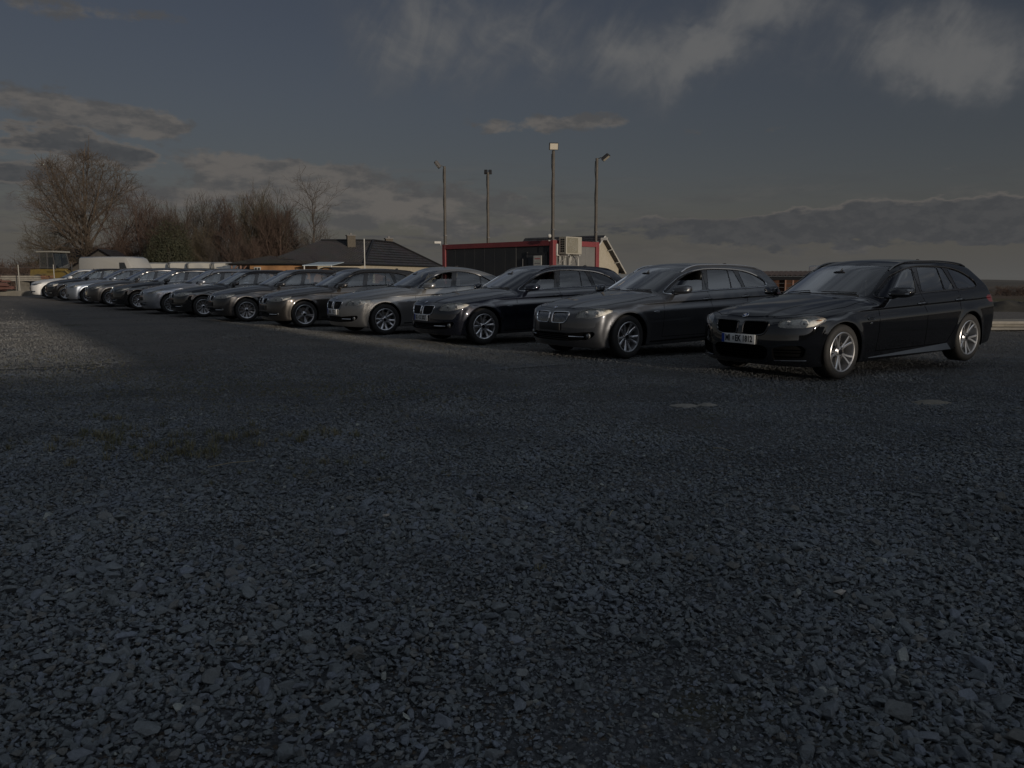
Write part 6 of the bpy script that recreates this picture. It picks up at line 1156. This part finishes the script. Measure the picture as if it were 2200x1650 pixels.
def scatter(name, P, S, ROT, shapes, idx, group_name):
    """one object: points carrying a scale, a rotation and a shape number, instanced by geometry nodes"""
    me = bpy.data.meshes.new(name); me.vertices.add(len(P)); me.vertices.foreach_set('co', np.asarray(P, np.float32).ravel())
    for nm, ty, v in (('size', 'FLOAT_VECTOR', S), ('turn', 'FLOAT_VECTOR', ROT)): a = me.attributes.new(nm, ty, 'POINT'); a.data.foreach_set('vector', np.asarray(v, np.float32).ravel())
    a = me.attributes.new('shape', 'INT', 'POINT'); a.data.foreach_set('value', np.asarray(idx, np.int32)); o = bpy.data.objects.new(name, me); COL.objects.link(o); o['kind'] = 'stuff'
    col = bpy.data.collections.new(group_name)
    for k, (sm, m) in enumerate(shapes): sm.materials.append(m); q = bpy.data.objects.new('%s_%02d' % (group_name, k), sm); col.objects.link(q)
    ng = bpy.data.node_groups.new(name+'_scatter', 'GeometryNodeTree'); ng.interface.new_socket('Geometry', in_out='INPUT', socket_type='NodeSocketGeometry'); ng.interface.new_socket('Geometry', in_out='OUTPUT', socket_type='NodeSocketGeometry')
    gi, go = ng.nodes.new('NodeGroupInput'), ng.nodes.new('NodeGroupOutput'); ip = ng.nodes.new('GeometryNodeInstanceOnPoints'); ci = ng.nodes.new('GeometryNodeCollectionInfo'); ci.inputs[0].default_value = col; ci.inputs[1].default_value = True; ci.inputs[2].default_value = True
    def attr(nm, ty): n = ng.nodes.new('GeometryNodeInputNamedAttribute'); n.data_type = ty; n.inputs[0].default_value = nm; return n.outputs[0]
    L = ng.links.new; L(gi.outputs[0], ip.inputs['Points']); L(ci.outputs[0], ip.inputs['Instance']); ip.inputs['Pick Instance'].default_value = True; L(attr('shape', 'INT'), ip.inputs['Instance Index']); L(attr('size', 'FLOAT_VECTOR'), ip.inputs['Scale']); L(attr('turn', 'FLOAT_VECTOR'), ip.inputs['Rotation']); L(ip.outputs[0], go.inputs[0]); md = o.modifiers.new('scatter', 'NODES'); md.node_group = ng; return o
PALE_PATCHES = [(1.70, 7.74, .17, .055), (1.93, 7.80, .10, .035), (4.25, 8.0, .20, .045)]  # pale ground patches, left free of stones
def in_pale_patch(x, y, grow=1.): return np.any([((x-a)/(rx*grow))**2+((y-b)/(ry*grow*2.2))**2 < 1 for a, b, rx, ry in PALE_PATCHES], axis=0)
def gravel():
    r = np.random.default_rng(17); P = []; S = []; T = []; I = []; NS = 14
    def fill(y0, y1, dens, lo, hi, zf, tilt, pw=1.6):
        w = lambda y: .70*y+.5
        area = .70*(y1*y1-y0*y0)+1.0*(y1-y0); n = int(dens*area); y = np.sqrt(r.uniform(0, 1, n)*(y1*y1-y0*y0)+y0*y0); x = r.uniform(-1, 1, n)*w(y); patch = vnoise(x+50, y+50, .9, 5)*.6+vnoise(x+50, y+50, .33, 6)*.4
        s = lo+(hi-lo)*r.uniform(0, 1, n)**pw; s *= (.62+.76*patch); k = ~in_pale_patch(x, y, 1.1) & ~((x < -4.-.35*(y-10)) & (y > 10.8) & (r.uniform(0, 1, n) < .72)); x, y, s = x[k], y[k], s[k]; n = len(x); z = land(x, y)-.022+.030*(vnoise(x, y, 1.7, 3)-.5)*np.clip(np.hypot(x, y)/3, 0, 1)*(1-np.hypot(x, y)/60)+s*zf*r.uniform(.5, 1.3, n)
        P.append(np.stack([x, y, z], 1)); S.append(np.stack([s, s*r.uniform(.75, 1.1, n), s*r.uniform(.8, 1.25, n)], 1)); T.append(np.stack([r.normal(0, tilt, n), r.normal(0, tilt, n), r.uniform(0, 6.28, n)], 1)); I.append(r.integers(0, NS, n))
    fill(1.2, 4.6, 3900, .010, .024, .16, .38); fill(1.2, 4.6, 1750, .020, .046, .24, .34); fill(1.2, 4.6, 70, .042, .088, .22, .26, 1.5)
    fill(4.6, 8.0, 2900, .013, .028, .18, .36); fill(4.6, 8.0, 720, .022, .048, .22, .30); fill(8.0, 10.5, 1300, .016, .038, .20, .34); fill(10.5, 13.5, 760, .018, .042, .20, .36); fill(13.5, 18., 330, .018, .042, .20, .36); fill(18., 30., 85, .02, .046, .2, .36)
    def grit(o0, o1, t0, t1, dens, lo, hi):      # extra grit added along the sunlit strips to brighten them
        n = int(dens*(o1-o0)*(t1-t0)); o = r.uniform(o0, o1, n); t = t0+(t1-t0)*r.uniform(0, 1, n)**1.5; x, y = SUNP[0]*o+SUNH[0]*t, SUNP[1]*o+SUNH[1]*t
        s = r.uniform(lo, hi, n); P.append(np.stack([x, y, land(x, y)-.016+s*.1], 1)); S.append(np.stack([s, s*.9, s*1.2], 1)); T.append(np.stack([r.normal(0, .5, n), r.normal(0, .5, n), r.uniform(0, 6.28, n)], 1)); I.append(r.integers(0, NS, n))
    grit(5.9, 7.9, 9., 30., 900, .012, .028); grit(-4.5, 2.6, 13., 27., 300, .014, .030)
    sh = [(stone_shape(100+k), MATST) for k in range(NS)]; return scatter('gravel', np.concatenate(P), np.concatenate(S), np.concatenate(T), sh, np.concatenate(I), 'stone')
MATST = stone_material(); gravel()
for k, (x, y, s, lb) in enumerate([(1.30, 3.02, .075, 'single white pebble lying on the dark gravel at lower right'), (-.66, 4.05, .045, 'small round white pebble on the gravel near the middle')]):
    me = stone_shape(300+k); me.materials.append(mat('white_pebble', (.42, .39, .35), .6, noise=(20., (.32, .30, .27), .1))); o = bpy.data.objects.new('pebble', me); COL.objects.link(o); o.scale = (s, s, s*1.1); o.location = (x, y, float(land(x, y))+.015); tag(o, lb, 'pebble')
def pale_patch(a, b, rx, ry, k):  # low irregular patch, paler than the gravel
    n, m = 30, 6; V = [(a, b, float(land(a, b))+.010)]; F = []
    for j in range(1, m+1):
        for i in range(n):
            t = 2*math.pi*i/n; q = j/m*(1+.16*math.sin(3*t+k)+.10*math.sin(7*t+2*k)+.16*math.sin(13*t+k)*(j/m)+.10*math.sin(19*t)); V.append((a+rx*q*math.cos(t), b+ry*2.2*q*math.sin(t), float(land(a, b))+.010-.036*(j/m)**2+.004*math.sin(9*t+j*2.)))
    F = [(0, 1+i, 1+(i+1) % n) for i in range(n)]+[(1+(j-1)*n+i, 1+j*n+i, 1+j*n+(i+1) % n, 1+(j-1)*n+(i+1) % n) for j in range(1, m) for i in range(n)]
    obj('pale_patch', V, F, mat('patch_pale' if k < 2 else 'patch_dull', (.25, .24, .215) if k < 2 else (.22, .205, .17), .9, noise=(30., (.20, .19, .165) if k < 2 else (.15, .14, .115), .3)), smooth=True, kind='structure')
for k, q in enumerate(PALE_PATCHES): pale_patch(*q, k)
def grass():
    r = np.random.default_rng(23); shapes = []
    gm = bpy.data.materials.new('winter_grass'); gm.use_nodes = True; nt = gm.node_tree; b = nt.nodes['Principled BSDF']; b.inputs['Roughness'].default_value = .7; oi = node(nt, 'ShaderNodeObjectInfo'); mx = node(nt, 'ShaderNodeMix', data_type='RGBA'); nt.links.new(oi.outputs['Random'], mx.inputs[0]); mx.inputs[6].default_value = (.095, .098, .052, 1); mx.inputs[7].default_value = (.20, .18, .11, 1); nt.links.new(mx.outputs[2], b.inputs['Base Color'])
    for k in range(5):
        V = []; F = []
        for i in range(26):
            a = r.uniform(0, 6.28); q = abs(r.normal(0, .28)); base = np.array([q*math.cos(a), q*math.sin(a), 0]); h = r.uniform(.35, 1.0); lean = r.uniform(.2, .9)*h; az = a+r.normal(0, .7); d = np.array([math.cos(az), math.sin(az), 0]); s = np.array([-d[1], d[0], 0])*r.uniform(.018, .03); m = base+d*lean*.35+[0, 0, h*.6]; tp = base+d*lean+[0, 0, h*.85]; j = len(V); V += [base-s, base+s, m-s*.8, m+s*.8, tp]; F += [(j, j+1, j+3), (j, j+3, j+2), (j+2, j+3, j+4)]
        me = bpy.data.meshes.new('tuft'); me.from_pydata([tuple(v) for v in V], [], F); shapes.append((me, gm))
    patches = [(-2.55, 6.0, .75, .35, 150, .10), (-1.75, 6.25, .4, .2, 60, .09), (-2.35, 5.55, .25, .12, 30, .10), (-3.2, 6.35, .35, .18, 40, .10), (-3.55, 7.0, .2, .12, 16, .10), (-3.6, 9.6, 1.9, .8, 1500, .036), (-2.6, 8.9, 1.7, .45, 1100, .036), (-5.2, 10.8, 1.6, .9, 1000, .036), (-1.6, 8.6, .8, .22, 300, .036), (-4.6, 8.6, 1.2, .6, 500, .034), (-2.9, 7.6, 1.6, .5, 420, .034), (-1.25, 5.25, .5, .2, 26, .07), (-.6, 5.0, .3, .1, 10, .06), (.13, 3.32, .05, .03, 9, .05), (-.22, 3.75, .05, .03, 5, .04), (-1.45, 4.9, .5, .12, 22, .07), (3.0, 8.6, .6, .25, 60, .035), (-1.6, 14.6, 1.4, .5, 320, .035), (-3.6, 16.6, 2.0, .8, 160, .04), (-6.5, 12.2, 1.8, .8, 500, .036), (-2.0, 7.3, 2.4, .9, 130, .05)]; P = []; S = []; T = []
    for x0, y0, rx, ry, n, h in patches:
        n = max(4, int(n*.45)); h *= .85; x, y = r.normal(x0, rx*.75, n), r.normal(y0, ry*.85, n); s = h*r.uniform(.45, 1.25, n); P.append(np.stack([x, y, land(x, y)-.012], 1)); S.append(np.stack([s, s, s*r.uniform(.6, 1.1, n)], 1)); T.append(np.stack([0*x, 0*x, r.uniform(0, 6.28, n)], 1))
    P, S, T = map(np.concatenate, (P, S, T)); scatter('grass', P, S, T, shapes, r.integers(0, 5, len(P)), 'tuft')
grass()
STRAW = mat('dry_straw', (.30, .26, .17), .8)
for k, (x, y, L_, a) in enumerate([(-1.85, 5.15, .30, .5), (-1.95, 2.62, .16, .35), (.52, 4.05, .08, 1.2), (-2.6, 3.4, .10, .8), (1.5, 5.6, .12, 2.7)]):
    z = float(land(x, y)); V, F = tube([(x-math.cos(a)*L_/2, y-math.sin(a)*L_/2, z+.02), (x, y, z+.035), (x+math.cos(a)*L_/2, y+math.sin(a)*L_/2, z+.03)], .0022, 4); o = obj('straw', V, F, STRAW); tag(o, ['long dry straw lying across grassy gravel at the left', 'dry straw on gravel near the lower left edge', 'short upright straw stub in the middle gravel', 'short straw lying left of the middle gravel', 'thin straw lying on the gravel right of centre'][k], 'straw', 'dry straws on the gravel')
